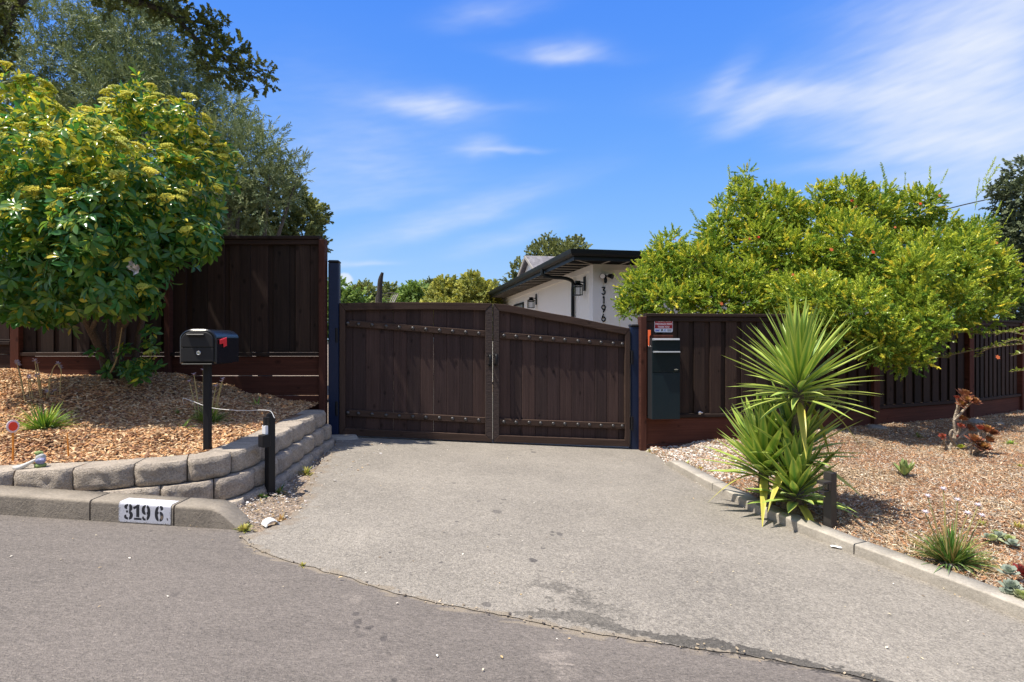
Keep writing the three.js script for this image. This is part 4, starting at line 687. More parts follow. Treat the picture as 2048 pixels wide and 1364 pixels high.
  { const e = O + 0.02, y = soff + 0.15, hgt = 0.26, P = (a, b, yy) => { const p = V(C.x, yy, C.z).addScaledVector(back, a).addScaledVector(right, b); return [p.x, p.y, p.z]; };
    const g = geo([...P(-e, -e, y), ...P(LB, -e, y), ...P(LB, 3.6, y + hgt), ...P(3.0, 3.6, y + hgt), ...P(-e, LR, y), ...P(3.0, LR, y + hgt)], [0, 2, 1, 0, 3, 2, 0, 4, 3, 3, 4, 5], [0, 0, LB, 0, LB, 3.6, 3, 3.6, 0, LR, 3, LR]).toNonIndexed(); g.computeVertexNormals(); part('roof', g, shingle, t); }
  { // upper gable: ridge runs to the right, its end wall faces left
    const ridgeL = at(1050, 511, 19.5), ridgeR = ridgeL.clone().addScaledVector(right, 5), eave = ridgeL.y - 0.95, fallF = outR.clone().multiplyScalar(2.0), fallB = back.clone().multiplyScalar(2.0);
    const A = ridgeL, B = ridgeR, D = A.clone().add(fallF).setY(eave), E = B.clone().add(fallF).setY(eave), G = A.clone().add(fallB).setY(eave), H = B.clone().add(fallB).setY(eave);
    const up = part('roof', (() => { const g = geo([A, B, D, E, G, H].flatMap((p) => [p.x, p.y, p.z]), [0, 2, 1, 1, 2, 3, 0, 1, 4, 1, 5, 4], [0, 0, 5, 0, 0, 2.2, 5, 2.2, 0, 2.2, 5, 2.2]).toNonIndexed(); g.computeVertexNormals(); return g; })(), shingle, t);
    const ins = right.clone().multiplyScalar(0.18); const w = (p, dy) => [p.x + ins.x, p.y + dy, p.z + ins.z]; part('gable_wall', geo([...w(A, -0.09), ...w(D, -0.09), ...w(G, -0.09), ...w(D, -2.2), ...w(G, -2.2)], [0, 2, 1, 1, 2, 3, 2, 4, 3]), white, t);
    const bb = (p, q) => { const d = q.clone().sub(p), pts = [p, q, q.clone().add(V(0, -0.1, 0)), p.clone().add(V(0, -0.1, 0))], o = right.clone().multiplyScalar(-0.02), m = [...pts.map((k) => k.clone().add(o)), ...pts.map((k) => k.clone().addScaledVector(right, 0.02))]; return geo(m.flatMap((k) => [k.x, k.y - 0.004, k.z]), [0, 1, 2, 0, 2, 3, 4, 6, 5, 4, 7, 6, 0, 4, 1, 1, 4, 5, 2, 6, 3, 3, 6, 7]).toNonIndexed(); };
    for (const q of [D, G]) { const g = bb(A, q); g.computeVertexNormals(); part('barge_board', g, slat, t); }
  }
  // downspout: leaves the gutter, crosses to the wall and goes down
  const sx = 1.28, W3 = (x, y, z) => V(C.x, y, C.z).addScaledVector(back, x).addScaledVector(outL, z);
  { const g = merge([tube([W3(sx + 0.35, soff + 0.07, O + 0.08), W3(sx + 0.35, soff - 0.06, O + 0.07), W3(sx + 0.3, soff - 0.12, O * 0.8), W3(sx + 0.06, soff - 0.17, 0.2), W3(sx, soff - 0.25, 0.06), W3(sx, soff - 0.45, 0.055)], 0.042, 8), tube([W3(sx, soff - 0.44, 0.055), W3(sx, 1, 0.055), W3(sx, y0, 0.055)], 0.042, 8)]); part('downspout', g, black, t); }
  // lanterns
  const glass = phys(lin(0.85, 0.87, 0.9), { transmission: 1, thickness: 0, roughness: 0.05 });
  const lantern = (x, yMid) => {
    const l = new THREE.Group(); l.name = 'wall_lantern'; t.add(l); l.position.copy(W3(x, yMid, 0.001)); l.rotation.y = Math.atan2(outL.x, outL.z);
    const h = 0.2, w = 0.085, z = 0.17, bars = []; for (const sx2 of [-1, 1]) for (const sz of [-1, 1]) bars.push(box(sx2 * w - 0.007, sx2 * w + 0.007, -h * 0.62, h * 0.5, z + sz * w - 0.007, z + sz * w + 0.007, 0.001)); for (const yy of [-h * 0.62, h * 0.32]) { bars.push(box(-w, w, yy, yy + 0.014, z + w - 0.006, z + w + 0.006, 0.001), box(-w, w, yy, yy + 0.014, z - w - 0.006, z - w + 0.006, 0.001), box(-w - 0.006, -w + 0.006, yy, yy + 0.014, z - w, z + w, 0.001), box(w - 0.006, w + 0.006, yy, yy + 0.014, z - w, z + w, 0.001)); }
    part('cage', merge(bars), black, l); part('backplate', box(-0.06, 0.06, -0.02, 0.3, 0.001, 0.022, 0.004), black, l);
    const hat = new THREE.CylinderGeometry(0.05, 0.15, 0.06, 4).rotateY(Math.PI / 4).translate(0, h * 0.5 + 0.03, z); part('hood', merge([hat.toNonIndexed(), box(-0.05, 0.05, h * 0.5 + 0.06, h * 0.5 + 0.1, z - 0.05, z + 0.05), box(-0.02, 0.02, h * 0.5 + 0.06, h * 0.5 + 0.085, 0.02, z, 0.003)]), black, l);
    part('glass', box(-w + 0.008, w - 0.008, -h * 0.56, h * 0.46, z - w + 0.008, z + w - 0.008, 0.001), glass, l);
  };
  const sideAt = (u) => { let b = 0, bd = 1e9; for (let x = 0; x < 20; x += 0.01) { const p = W3(x, 1, 0), q = 1024 + p.x / -p.z * FOCAL; if (Math.abs(q - u) < bd) { bd = Math.abs(q - u); b = x; } } return b; };
  const sideY = (u, v) => { const p = W3(sideAt(u), 1, 0); return EYE - (v - 682) / FOCAL * -p.z; };
  lantern(sideAt(1170), sideY(1170, 580)); lantern(sideAt(1073), sideY(1073, 608));
  // floodlight camera and numerals on the front wall
  const frontAt = (u, v) => { const p0 = V(C.x, 0, C.z), ray = V((u - 1024) / FOCAL, -(v - 682) / FOCAL, -1), k = outR.dot(p0) / outR.dot(ray), p = ray.multiplyScalar(k); return [p.sub(p0).dot(right), EYE - (v - 682) / FOCAL * k]; };
  { const [fx, fy] = frontAt(1208, 556), l = new THREE.Group(); l.name = 'security_light'; t.add(l); l.position.copy(V(C.x, fy, C.z).addScaledVector(right, fx).addScaledVector(outR, 0.001)); l.rotation.y = FT;
    const lampHead = (x, turn) => { const g = new THREE.CylinderGeometry(0.06, 0.035, 0.1, 14).rotateX(Math.PI / 2).rotateX(0.25).rotateY(turn); g.translate(x, 0.03, 0.13); return g; };
    part('lamp_head', lampHead(-0.09, -0.25), black, l); part('lamp_head', lampHead(0.1, 0.75), black, l); part('mount', merge([new THREE.CylinderGeometry(0.05, 0.05, 0.03, 16).rotateX(Math.PI / 2).translate(0, 0.03, 0.016), box(-0.08, 0.09, 0.025, 0.045, 0.03, 0.1, 0.003)]), black, l);
    const cam = new THREE.SphereGeometry(0.036, 14, 10); cam.scale(1, 1.9, 1); cam.translate(0, -0.06, 0.09); part('camera', cam, black, l);
    const lens = new THREE.CylinderGeometry(0.052, 0.052, 0.008, 18).rotateX(Math.PI / 2).rotateX(0.25).rotateY(-0.25); lens.translate(-0.103, 0.016, 0.182); part('lens', lens, phys(lin(0.75, 0.72, 0.7), { roughness: 0.3 }), l); }
  {
    // slim house numerals, drawn as bent bars
    const stroke = (pts) => tube(pts.map(([x, y]) => V(x, y, 0.014)), 0.0145, 6), arc = (cx, cy, rx, ry, a0, a1, n = 10) => Array.from({ length: n + 1 }, (_, i) => { const a = lerp(a0, a1, i / n) * Math.PI / 180; return [cx + rx * Math.cos(a), cy + ry * Math.sin(a)]; });
    const G3 = () => merge([stroke([[-0.038, 0.075], [0, 0.075], [0.04, 0.075]]), stroke([[0.04, 0.075], [0.02, 0.045], [0.002, 0.018]]), stroke([[0.002, 0.018], ...arc(0, -0.028, 0.043, 0.046, 80, -150)])]), G1 = () => merge([stroke([[0.012, 0.075], [0.012, 0], [0.012, -0.075]]), stroke([[-0.018, 0.05], [0, 0.066], [0.012, 0.076]])]);
    const G9 = () => merge([stroke(arc(0, 0.03, 0.042, 0.045, 0, 360, 16)), stroke([[0.04, 0.018], [0.024, -0.03], [-0.004, -0.075]])]), G6 = () => merge([stroke(arc(0, -0.03, 0.042, 0.045, 0, 360, 16)), stroke([[-0.04, -0.018], [-0.024, 0.03], [0.004, 0.075]])]);
    [[1206, 582, G3], [1206.5, 600, G1], [1206.5, 617.5, G9], [1206.5, 635.5, G6]].forEach(([u, v, f]) => { const [x, y] = frontAt(u, v), m = part('house_numeral', f(), black, t); m.position.copy(V(C.x, y, C.z).addScaledVector(right, x).addScaledVector(outR, 0.002)); m.rotation.y = FT; }); }
  // window in the long wall, mostly behind the gate
  { const xa = sideAt(1048), xb = xa + 1.5, yt = sideY(1048, 604), g = new THREE.Group(); g.name = 'window'; t.add(g);
    const bars = [box(xa, xb, yt - 0.06, yt, 0.002, 0.04), box(xa, xa + 0.06, yt - 1.1, yt - 0.061, 0.002, 0.039), box(xb - 0.06, xb, yt - 1.1, yt - 0.061, 0.002, 0.039), box(xa, xb, yt - 1.16, yt - 1.101, 0.002, 0.04)];
    part('frame', merge(bars.map((b) => sd(b))), black, g); part('pane', sd(box(xa + 0.061, xb - 0.061, yt - 1.1, yt - 0.061, 0.003, 0.012, 0.001)), phys(lin(0.35, 0.4, 0.45), { roughness: 0.04, metalness: 0.2 }), g); }
}
// power line crossing behind the right-hand shrub
{
  const a = at(1700, 492, 22), b = at(1860, 428, 21), c = at(2005, 392, 20), d = at(2300, 330, 18);
  tag(part('power_line', tube([a, b, c, d], 0.022, 6), std(lin(0.03, 0.03, 0.035)), scene), 'single overhead cable running from the flowering shrub to the far oak', 'cable');
}
// ---------------------------------------------------------------- foliage tools
function sprigGeo(n, stem, len, wid, seed, o = {}) {              // a twig along +y set with leaves
  const r = rng(seed), list = [], q = new THREE.Matrix4();
  const st = tube([V(0, 0, 0), V(0.01 * stem, stem * 0.5, 0), V(0, stem, 0)], [o.stemR ?? 0.004, 0.0015], 3, false); list.push(st);
  for (let i = 0; i < n; i++) {
    const t = 0.12 + 0.88 * i / (n - 1), a = i * 2.4 + r(), el = lerp(1.15, 0.35, t) + (r() - 0.5) * 0.7, d = V(Math.cos(a) * Math.sin(el), Math.cos(el), Math.sin(a) * Math.sin(el) * 0.55), s = (0.75 + 0.5 * r()) * (t > 0.9 ? 0.75 : 1);
    const g = leafGeo(len * s, wid * s, { fold: o.fold ?? 0.2, curl: (o.curl ?? 0.15) * (0.4 + 1.2 * r()), segs: o.segs ?? 2, peak: o.peak ?? 0.5 });
    q.compose(V(0, stem * t, 0), aim(d, V(0, 0.3, 1).addScaledVector(ball(r), (o.wild ?? 0.5) * 0.8)), V(1, 1, 1)); g.applyMatrix4(q); list.push(g);
  }
  return merge(list);
}
function spread(clumps, per, seed, { up = 0.35, wild = 0.6, size = [0.8, 1.3], color, shell = [0.7, 1.05], ragged = 0.35, deep = 0.3, squash = 1 }) {
  const r = rng(seed), out = [];
  clumps.forEach(([c, rad, ry], k) => {
    const n = Math.round(per * 4 * Math.PI * rad * rad);
    for (let i = 0; i < n; i++) {
      const d = ball(r), f = (shell[0] + (shell[1] - shell[0]) * Math.sqrt(r())) * (1 + ragged * fbm(d.x * 1.6 + k * 3, d.y * 1.6 + seed * 0.13, d.z * 1.6, 3) * 2);
      const p = V(d.x * rad * f, d.y * (ry ?? rad) * f * squash, d.z * rad * f).add(c);
      let buried = false; for (let j = 0; j < clumps.length && !buried; j++) if (j !== k) { const [cc, rr, ry2] = clumps[j], dx = p.x - cc.x, dy = (p.y - cc.y) * rr / (ry2 ?? rr), dz = p.z - cc.z; buried = dx * dx + dy * dy + dz * dz < rr * rr * (1 - deep) * (1 - deep); }
      if (buried && r() < 0.85) continue;
      const dir = d.clone().add(V(0, up, 0)).addScaledVector(ball(r), wild).normalize();
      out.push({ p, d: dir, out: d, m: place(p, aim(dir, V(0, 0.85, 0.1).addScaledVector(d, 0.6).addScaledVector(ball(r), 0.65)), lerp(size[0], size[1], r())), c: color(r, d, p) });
    }
  });
  return out;
}
function burst(list, n, k, seed, core = 0.72) {                  // breaks each mass into smaller clumps with gaps between
  const r = rng(seed), out = [];
  for (const [c, rad, ry] of list) { if (rad < 0.14) { out.push([c, rad, ry]); continue; } out.push([c, rad * core, ry && ry * core]); for (let i = 0; i < n; i++) { const d = ball(r).add(V(0, 0.25, 0.3)).normalize(), q = rad * k * (0.65 + 0.7 * r()); out.push([c.clone().addScaledVector(d, rad * (0.98 - 0.5 * k) * (0.8 + 0.35 * r())), q]); } }
  return out;
}
const px = (list) => list.map(([u, v, d, r, ry]) => [at(u, v, d), r, ry]);
const mixc = (a, b, t) => lin(lerp(a[0], b[0], t), lerp(a[1], b[1], t), lerp(a[2], b[2], t));
function treeTrunk(t, base, tips, r0, mat, seed) {                // trunk and limbs from a base to the clumps
  const r = rng(seed), fork = base.clone().lerp(tips[0], 0.35); fork.x += (r() - 0.5) * 0.1;
  part('trunk', tube([base, base.clone().lerp(fork, 0.5).add(V(0.06 * r(), 0, 0.05)), fork], [r0 * 1.25, r0, r0 * 0.85], 10), mat, t);
  tips.forEach((q) => { const a = fork.clone().add(V(0, -r0, 0)), m = a.clone().lerp(q, 0.5).add(V((r() - 0.5) * 0.4, 0.25 * r(), (r() - 0.5) * 0.4)); part('limb', tube([a, m, q], [r0 * 0.62, r0 * 0.36, r0 * 0.1], 7), mat, t); });
}
const barkGrey = bark(0.2, 0.17, 0.14), barkDark = bark(0.09, 0.075, 0.06);

// ---------------------------------------------------------------- trees behind
{
  const olive = sprigGeo(24, 0.4, 0.074, 0.018, 401, { fold: 0.1, wild: 0.9, segs: 2 }), oakS = sprigGeo(22, 0.17, 0.062, 0.04, 402, { wild: 1.1, peak: 0.6, fold: 0.3, stemR: 0.003 });
  const oliveMat = leafMat(lin(1, 1, 1), { transmission: 0.2, clearcoat: 0.25 }), oakMat = leafMat(lin(1, 1, 1), { transmission: 0.3 });
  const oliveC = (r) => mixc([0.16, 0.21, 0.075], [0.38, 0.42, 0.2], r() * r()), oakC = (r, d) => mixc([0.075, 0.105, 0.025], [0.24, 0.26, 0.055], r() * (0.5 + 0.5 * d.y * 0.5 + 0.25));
  {
    const t = thing('olive_tree', 'tall grey-green olive tree rising behind the big yellow-flowered shrub', 'olive tree'), c = px([[120, 150, 10.6, 0.95], [230, 110, 10.4, 0.95], [330, 150, 10.3, 0.85], [290, 230, 10, 0.8], [390, 250, 10.2, 0.65], [170, 240, 10.2, 0.9], [60, 220, 10.5, 0.9], [400, 190, 10.6, 0.55], [445, 230, 10.4, 0.35], [260, 50, 10.8, 0.7], [110, 330, 10.6, 0.9], [320, 330, 10.3, 0.9]]);
    treeTrunk(t, V(-6.9, -0.2, -10.4), [c[1][0], c[3][0], c[5][0], c[7][0]], 0.16, barkGrey, 1);
    copies('crown', olive, oliveMat, spread(burst(c, 5, 0.5, 441), 46, 411, { up: 0.25, wild: 0.9, ragged: 0.4, deep: 0.35, shell: [0.4, 1.1], size: [0.65, 1.05], color: oliveC }), t);
  }
  {
    const t = thing('olive_tree', 'smaller olive tree with open sprays against the sky behind the tall fence', 'olive tree'), c = px([[490, 330, 9.9, 0.55], [540, 350, 9.8, 0.42], [440, 340, 9.8, 0.6], [500, 400, 9.6, 0.65], [560, 320, 9.9, 0.22], [595, 352, 9.9, 0.2], [520, 285, 10, 0.3], [470, 275, 10, 0.35], [430, 430, 9.6, 0.6]]);
    treeTrunk(t, V(-4.6, -0.2, -9.8), [c[0][0], c[1][0], c[2][0], c[7][0], c[5][0]], 0.11, barkGrey, 2);
    copies('crown', olive, oliveMat, spread(burst(c, 5, 0.5, 442), 42, 412, { up: 0.35, wild: 0.8, ragged: 0.5, deep: 0.4, shell: [0.35, 1.2], size: [0.55, 1.0], color: oliveC }), t);
  }
  {
    const t = thing('oak_tree', 'rounded dark oak just above the tall fence top', 'oak tree'), c = px([[480, 440, 11.4, 0.8], [555, 425, 11.4, 0.72], [592, 450, 11.4, 0.5], [620, 480, 11.3, 0.26], [540, 500, 11, 0.9], [420, 480, 11.5, 0.9]]);
    treeTrunk(t, V(-5, -0.2, -11.8), [c[0][0], c[1][0], c[2][0]], 0.14, barkDark, 3);
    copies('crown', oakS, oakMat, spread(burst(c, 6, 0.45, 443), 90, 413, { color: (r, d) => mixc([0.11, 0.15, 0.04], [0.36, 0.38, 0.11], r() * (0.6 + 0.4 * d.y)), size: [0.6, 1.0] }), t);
  }
  {
    const t = thing('oak_tree', 'dark oak whose ragged branch reaches into the sky above the olive'), base = px([[402, 62, 5.9, 0.11], [425, 38, 5.9, 0.1], [447, 58, 5.85, 0.1], [420, 92, 5.85, 0.13], [452, 112, 5.8, 0.12], [472, 98, 5.8, 0.09], [405, 122, 5.9, 0.1], [440, 140, 5.8, 0.13], [470, 145, 5.8, 0.12], [500, 150, 5.8, 0.11], [526, 150, 5.8, 0.1], [535, 165, 5.8, 0.06], [340, 12, 5.8, 0.12], [300, 2, 5.8, 0.12], [250, -6, 5.8, 0.13], [356, 38, 5.8, 0.07], [212, 12, 5.9, 0.08], [325, 36, 5.8, 0.06], [368, 70, 5.85, 0.05], [180, -50, 5.9, 0.2], [90, -60, 5.9, 0.25], [-10, 60, 5.9, 0.2], [-20, 120, 5.9, 0.18], [10, 20, 5.9, 0.2], [300, -60, 5.7, 0.3], [380, -80, 5.7, 0.28], [240, -120, 5.6, 0.4]]), c = burst(base, 4, 0.5, 444, 0.6);
    tag(t, t.userData.label, 'oak tree');
    const P = (u, v, d) => at(u, v, d), foot = V(-6.6, -0.2, -7.4);
    part('trunk', tube([foot, V(-6.2, 2.2, -7.2), P(-60, 100, 6.4), P(60, -30, 6.0)], [0.2, 0.17, 0.12, 0.08], 10), barkDark, t);
    for (const [pts, rad] of [[[P(60, -30, 6.0), P(180, -20, 5.9), P(280, 5, 5.8), P(345, 30, 5.8), P(400, 85, 5.85), P(440, 110, 5.8), P(490, 146, 5.8), P(535, 160, 5.8)], [0.06, 0.04, 0.03, 0.022, 0.016, 0.012, 0.008, 0.003]], [[P(345, 30, 5.8), P(395, 45, 5.85), P(440, 50, 5.85)], [0.014, 0.01, 0.004]], [[P(400, 85, 5.85), P(405, 120, 5.9), P(440, 142, 5.8), P(500, 180, 5.8), P(530, 176, 5.8)], [0.012, 0.008, 0.006, 0.004, 0.002]], [[P(60, -30, 6), P(20, 40, 5.95), P(-10, 110, 5.9)], [0.05, 0.03, 0.01]], [[P(180, -20, 5.9), P(240, -90, 5.7), P(330, -80, 5.7)], [0.04, 0.03, 0.01]]]) part('limb', tube(pts, rad, 7), barkDark, t);
    copies('crown', oakS, oakMat, spread(c, 230, 414, { ragged: 0.5, wild: 1.0, size: [0.36, 0.62], deep: 0.15, shell: [0.3, 1.15], color: oakC }), t);
  }
  {
    const t = thing('oak_tree', 'dark oak at the edge of the picture beyond the flowering shrub', 'oak tree'), c = px([[2035, 400, 14, 0.55], [2070, 380, 14, 0.8], [2020, 445, 14, 0.32], [2060, 480, 14, 0.8], [2000, 480, 14, 0.3], [2040, 540, 14, 0.7], [2030, 610, 14, 0.6], [2080, 620, 14, 0.9], [1990, 385, 14, 0.16], [2120, 500, 14, 1.2]]);
    treeTrunk(t, V(14.2, -0.8, -14.3), [c[1][0], c[3][0], c[7][0]], 0.2, barkDark, 5);
    copies('crown', oakS, oakMat, spread(burst(c, 6, 0.45, 445), 60, 415, { ragged: 0.7, wild: 0.9, size: [0.7, 1.2], shell: [0.3, 1.15], color: (r) => mixc([0.07, 0.1, 0.05], [0.2, 0.24, 0.11], r()) }), t);
  }
  {
    const t = thing('oak_tree', 'round-topped oak standing behind the house roof', 'oak tree'), c = px([[1110, 506, 25, 0.6], [1085, 515, 25, 0.5], [1145, 500, 25, 0.42], [1100, 486, 25, 0.28], [1155, 490, 25, 0.2], [1065, 508, 25, 0.25], [1120, 540, 25, 1.2], [1040, 545, 25, 0.4], [1030, 565, 25, 0.35]]);
    treeTrunk(t, V(1.9, -1.2, -25.5), [c[0][0], c[1][0], c[2][0], c[7][0]], 0.25, barkDark, 6);
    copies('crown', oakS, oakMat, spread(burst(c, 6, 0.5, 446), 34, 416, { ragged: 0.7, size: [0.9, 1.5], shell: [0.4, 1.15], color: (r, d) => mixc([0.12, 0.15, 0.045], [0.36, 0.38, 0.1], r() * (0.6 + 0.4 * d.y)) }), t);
  }
  // the row of trees seen over the gate, each its own tree
  const far = [[690, 585, 24, 0.85, 0, 'bright green bushy tree beside the tall gate post'], [728, 578, 27, 0.75, 1, 'olive-green tree between the gate post and the dead trunk'], [785, 580, 28, 0.7, 1, 'grey-green tree right behind the dead trunk'], [824, 572, 25, 0.62, 0, 'narrow dark green tree peaking over the gate middle'], [858, 568, 31, 0.7, 2, 'thin-crowned tree with sky showing through'], [905, 568, 23, 0.75, 3, 'yellow-green tree with the highest crown over the gate'], [950, 572, 22, 0.8, 3, 'yellowish tree close beside the house eave'], [998, 576, 26, 0.45, 2, 'small thin tree poking above the house eave']];
  const cols = [[[0.12, 0.22, 0.04], [0.34, 0.46, 0.08]], [[0.15, 0.19, 0.05], [0.4, 0.43, 0.12]], [[0.13, 0.17, 0.06], [0.32, 0.36, 0.12]], [[0.2, 0.24, 0.04], [0.6, 0.57, 0.1]]];
  const fr = rng(430);
  far.forEach(([u, v, d, s, k, label], i) => {
    const t = thing('distant_tree', label, 'tree', [0, 0, 0], 0, 'trees seen over the gate'), c = [], m = FOCAL / d;
    v += 12; c.push([at(u, v + 0.35 * s * m, d), s * 0.8]); const n = k === 2 ? 8 : 7; for (let j = 0; j < n; j++) { const a = fr() * 6.28, q = 0.4 + 0.5 * fr(); c.push([at(u + Math.cos(a) * s * q * m * 0.95, v + 0.3 * s * m - Math.abs(Math.sin(a)) * s * q * m * 0.9, d + (fr() - 0.5) * s), s * (0.22 + 0.24 * fr())]); }
    c.push([at(u, v + 1.3 * s * m, d), s * 1.25], [at(u + 0.9 * s * m, v + 1.3 * s * m, d), s], [at(u - 0.9 * s * m, v + 1.2 * s * m, d), s]);
    treeTrunk(t, V(at(u, v, d).x, -1.4, -d), [c[0][0], c[1][0], c[2][0]], 0.13, barkDark, 20 + i);
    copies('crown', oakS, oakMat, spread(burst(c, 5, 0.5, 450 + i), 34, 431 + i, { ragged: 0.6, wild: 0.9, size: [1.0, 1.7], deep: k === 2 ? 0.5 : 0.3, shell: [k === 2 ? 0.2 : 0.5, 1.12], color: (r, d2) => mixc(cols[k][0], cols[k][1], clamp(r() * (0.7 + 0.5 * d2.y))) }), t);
  });
  { // dead trunk and the strip of netting by it
    const d = 17, a = at(757, 660, d), b = at(759, 600, d), e = at(761, 560, d), f = at(765, 545, d), t = thing('dead_trunk', 'dark dead tree trunk standing upright over the gate', 'dead tree');
    part('trunk', tube([a.setY(-0.9), b, e, f], [0.1, 0.085, 0.075, 0.04], 9), bark(0.06, 0.05, 0.045), t); part('limb', tube([at(753, 640, d), at(752.5, 600, d), at(753.5, 590, d)], [0.03, 0.03, 0.02], 6), bark(0.16, 0.14, 0.13), t);
    const n = thing('netting_frame', 'pale slanted net frame on a wire beside the dead trunk', 'netting'), wire = std(lin(0.1, 0.09, 0.08)), strip = std(lin(0.5, 0.47, 0.4));
    part('wire', tube([at(764, 588, d), at(780, 586, d), at(798, 587.5, d)], 0.012, 5), wire, n); for (let i = 0; i < 4; i++) part('wire', tube([at(766, 592 + i * 4, d), at(780, 591 + i * 4, d), at(797 - i * 2, 592 + i * 4, d)], 0.006, 4), wire, n);
    for (let i = 0; i < 3; i++) part('strut', tube([at(796 - i * 4, 588 + i, d), at(790 - i * 4, 600, d), at(784 - i * 4, 616, d)], 0.018 - i * 0.004, 5), strip, n); for (let i = 0; i < 4; i++) part('strut', tube([at(787 - i, 591 + i * 6, d), at(792 - i * 2, 593 + i * 6, d), at(796 - i * 3, 592 + i * 6, d)], 0.012, 4), strip, n);
  }
}

// ---------------------------------------------------------------- the big evergreen shrub on the raised bed
{
  const base = hit(238, 757, leftBed), t = thing('evergreen_shrub', 'big glossy-leaved shrub with yellow-green flower heads on the raised bed', 'shrub'), r = rng(500);
  const clumps = ((l) => px(l.map(([u, v, d, q]) => d < 5.35 ? [u, v, d + 0.36, q * 1.06] : [u, v, d, q])))([[52, 205, 5.0, 0.22], [10, 260, 4.9, 0.3], [115, 295, 4.8, 0.34], [190, 295, 5.0, 0.32], [274, 178, 5.3, 0.13], [262, 225, 5.2, 0.17], [300, 250, 5.2, 0.22], [350, 265, 5.1, 0.28], [400, 290, 5.2, 0.26], [436, 335, 5.3, 0.2], [225, 245, 5.3, 0.18], [395, 390, 5.0, 0.34], [300, 360, 4.7, 0.42], [200, 370, 4.5, 0.42], [100, 370, 4.5, 0.42], [5, 360, 4.7, 0.42], [30, 480, 4.55, 0.38], [130, 490, 4.4, 0.4], [230, 480, 4.45, 0.4], [325, 470, 4.7, 0.38], [390, 450, 5.1, 0.28], [55, 575, 4.6, 0.29], [0, 590, 4.8, 0.27], [130, 575, 4.5, 0.29], [210, 560, 4.5, 0.3], [285, 545, 4.7, 0.3], [325, 525, 4.95, 0.22], [278, 600, 4.8, 0.16], [225, 610, 4.7, 0.14], [200, 300, 5.75, 0.5], [300, 440, 5.7, 0.48], [100, 470, 5.7, 0.5], [40, 380, 5.9, 0.5], [240, 560, 5.5, 0.3], [120, 600, 5.5, 0.3]]);
  const big = burst(clumps, 6, 0.46, 505, 0.7);
  const small = px([[262, 735, 5.55, 0.09], [288, 730, 5.5, 0.08], [222, 735, 5.6, 0.07], [275, 745, 5.45, 0.07], [300, 690, 5.5, 0.05], [190, 705, 5.5, 0.03], [312, 722, 5.45, 0.05], [300, 665, 5.35, 0.05], [255, 700, 5.55, 0.06]]);
  const leaf = leafGeo(0.125, 0.048, { fold: 0.34, curl: 0.3, segs: 6, peak: 0.58 }), leaf2 = leafGeo(0.12, 0.045, { fold: 0.26, curl: 0.12, segs: 6, peak: 0.55 });
  const glossy = { roughness: 0.9, transmission: 0.5, clearcoat: 1, clearcoatRoughness: 0.22, specularIntensity: 0.2 };
  const tones = [[0.07, 0.2, 0.03], [0.11, 0.26, 0.035], [0.2, 0.35, 0.04], [0.06, 0.23, 0.055], [0.46, 0.5, 0.04], [0.74, 0.64, 0.05]], mats = tones.map((c) => leafMat(lin(...c), glossy)), white = leafMat(lin(1, 1, 1), glossy);
  const leaves = [], heads = [];
  const put = (list, per, s0) => list.forEach(([c, rad], k) => {
    const n = Math.round(per * 4 * Math.PI * rad * rad);
    for (let i = 0; i < n; i++) {
      const d = ball(r), f = 0.6 + 0.46 * r() + 0.3 * fbm(d.x * 1.8 + k, d.y * 1.8, d.z * 1.8, 2), p = d.clone().multiplyScalar(rad * f).add(c);
      let deep = false; for (const [cc, rr] of list) if (cc !== c && p.distanceTo(cc) < rr * 0.66) { deep = true; break; } if (deep && r() < 0.8) continue; if (p.z < -6.15) continue;
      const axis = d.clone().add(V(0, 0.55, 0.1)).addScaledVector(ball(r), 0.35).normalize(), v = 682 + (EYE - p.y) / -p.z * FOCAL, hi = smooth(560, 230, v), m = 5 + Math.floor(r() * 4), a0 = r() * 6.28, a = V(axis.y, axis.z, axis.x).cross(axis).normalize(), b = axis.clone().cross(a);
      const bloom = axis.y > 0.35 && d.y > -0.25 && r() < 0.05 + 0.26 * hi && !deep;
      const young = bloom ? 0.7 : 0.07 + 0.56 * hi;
      for (let j = 0; j < m; j++) {
        const w = a0 + j / m * 6.28 + (r() - 0.5) * 0.5, open = lerp(1.0, 1.65, r()) - 0.35 * hi, rad2 = a.clone().multiplyScalar(Math.cos(w)).addScaledVector(b, Math.sin(w)), dir = axis.clone().multiplyScalar(Math.cos(open)).addScaledVector(rad2, Math.sin(open)); if (!hi || r() < 0.5) dir.y -= 0.22 * (1 - hi);
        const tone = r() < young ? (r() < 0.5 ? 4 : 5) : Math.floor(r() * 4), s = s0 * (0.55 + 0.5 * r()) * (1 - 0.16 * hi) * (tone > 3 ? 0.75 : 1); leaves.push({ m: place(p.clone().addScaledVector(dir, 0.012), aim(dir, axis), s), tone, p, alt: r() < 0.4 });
      }
      if (bloom) heads.push({ p: p.clone().addScaledVector(axis, 0.05), axis });
    }
  });
  put(big, 54, 1); put(small, 120, 0.8);
  // the 300 that show largest are leaves of their own; the others are one mass
  const score = (l) => -l.p.z + (l.p.x < -4.4 ? 2 : 0) - (l.p.y > 1.1 ? 0.15 : 0); leaves.sort((x, y) => score(x) - score(y));
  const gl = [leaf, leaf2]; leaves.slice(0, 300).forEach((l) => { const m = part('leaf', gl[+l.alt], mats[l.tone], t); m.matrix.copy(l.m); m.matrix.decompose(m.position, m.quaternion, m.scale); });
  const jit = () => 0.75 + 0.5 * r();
  for (const alt of [false, true]) copies('foliage', gl[+alt], white, leaves.slice(300).filter((l) => l.alt === alt).map((l) => { const c = tones[l.tone], k = jit(); return { m: l.m, c: lin(c[0] * k, c[1] * k, c[2] * k) }; }), t);
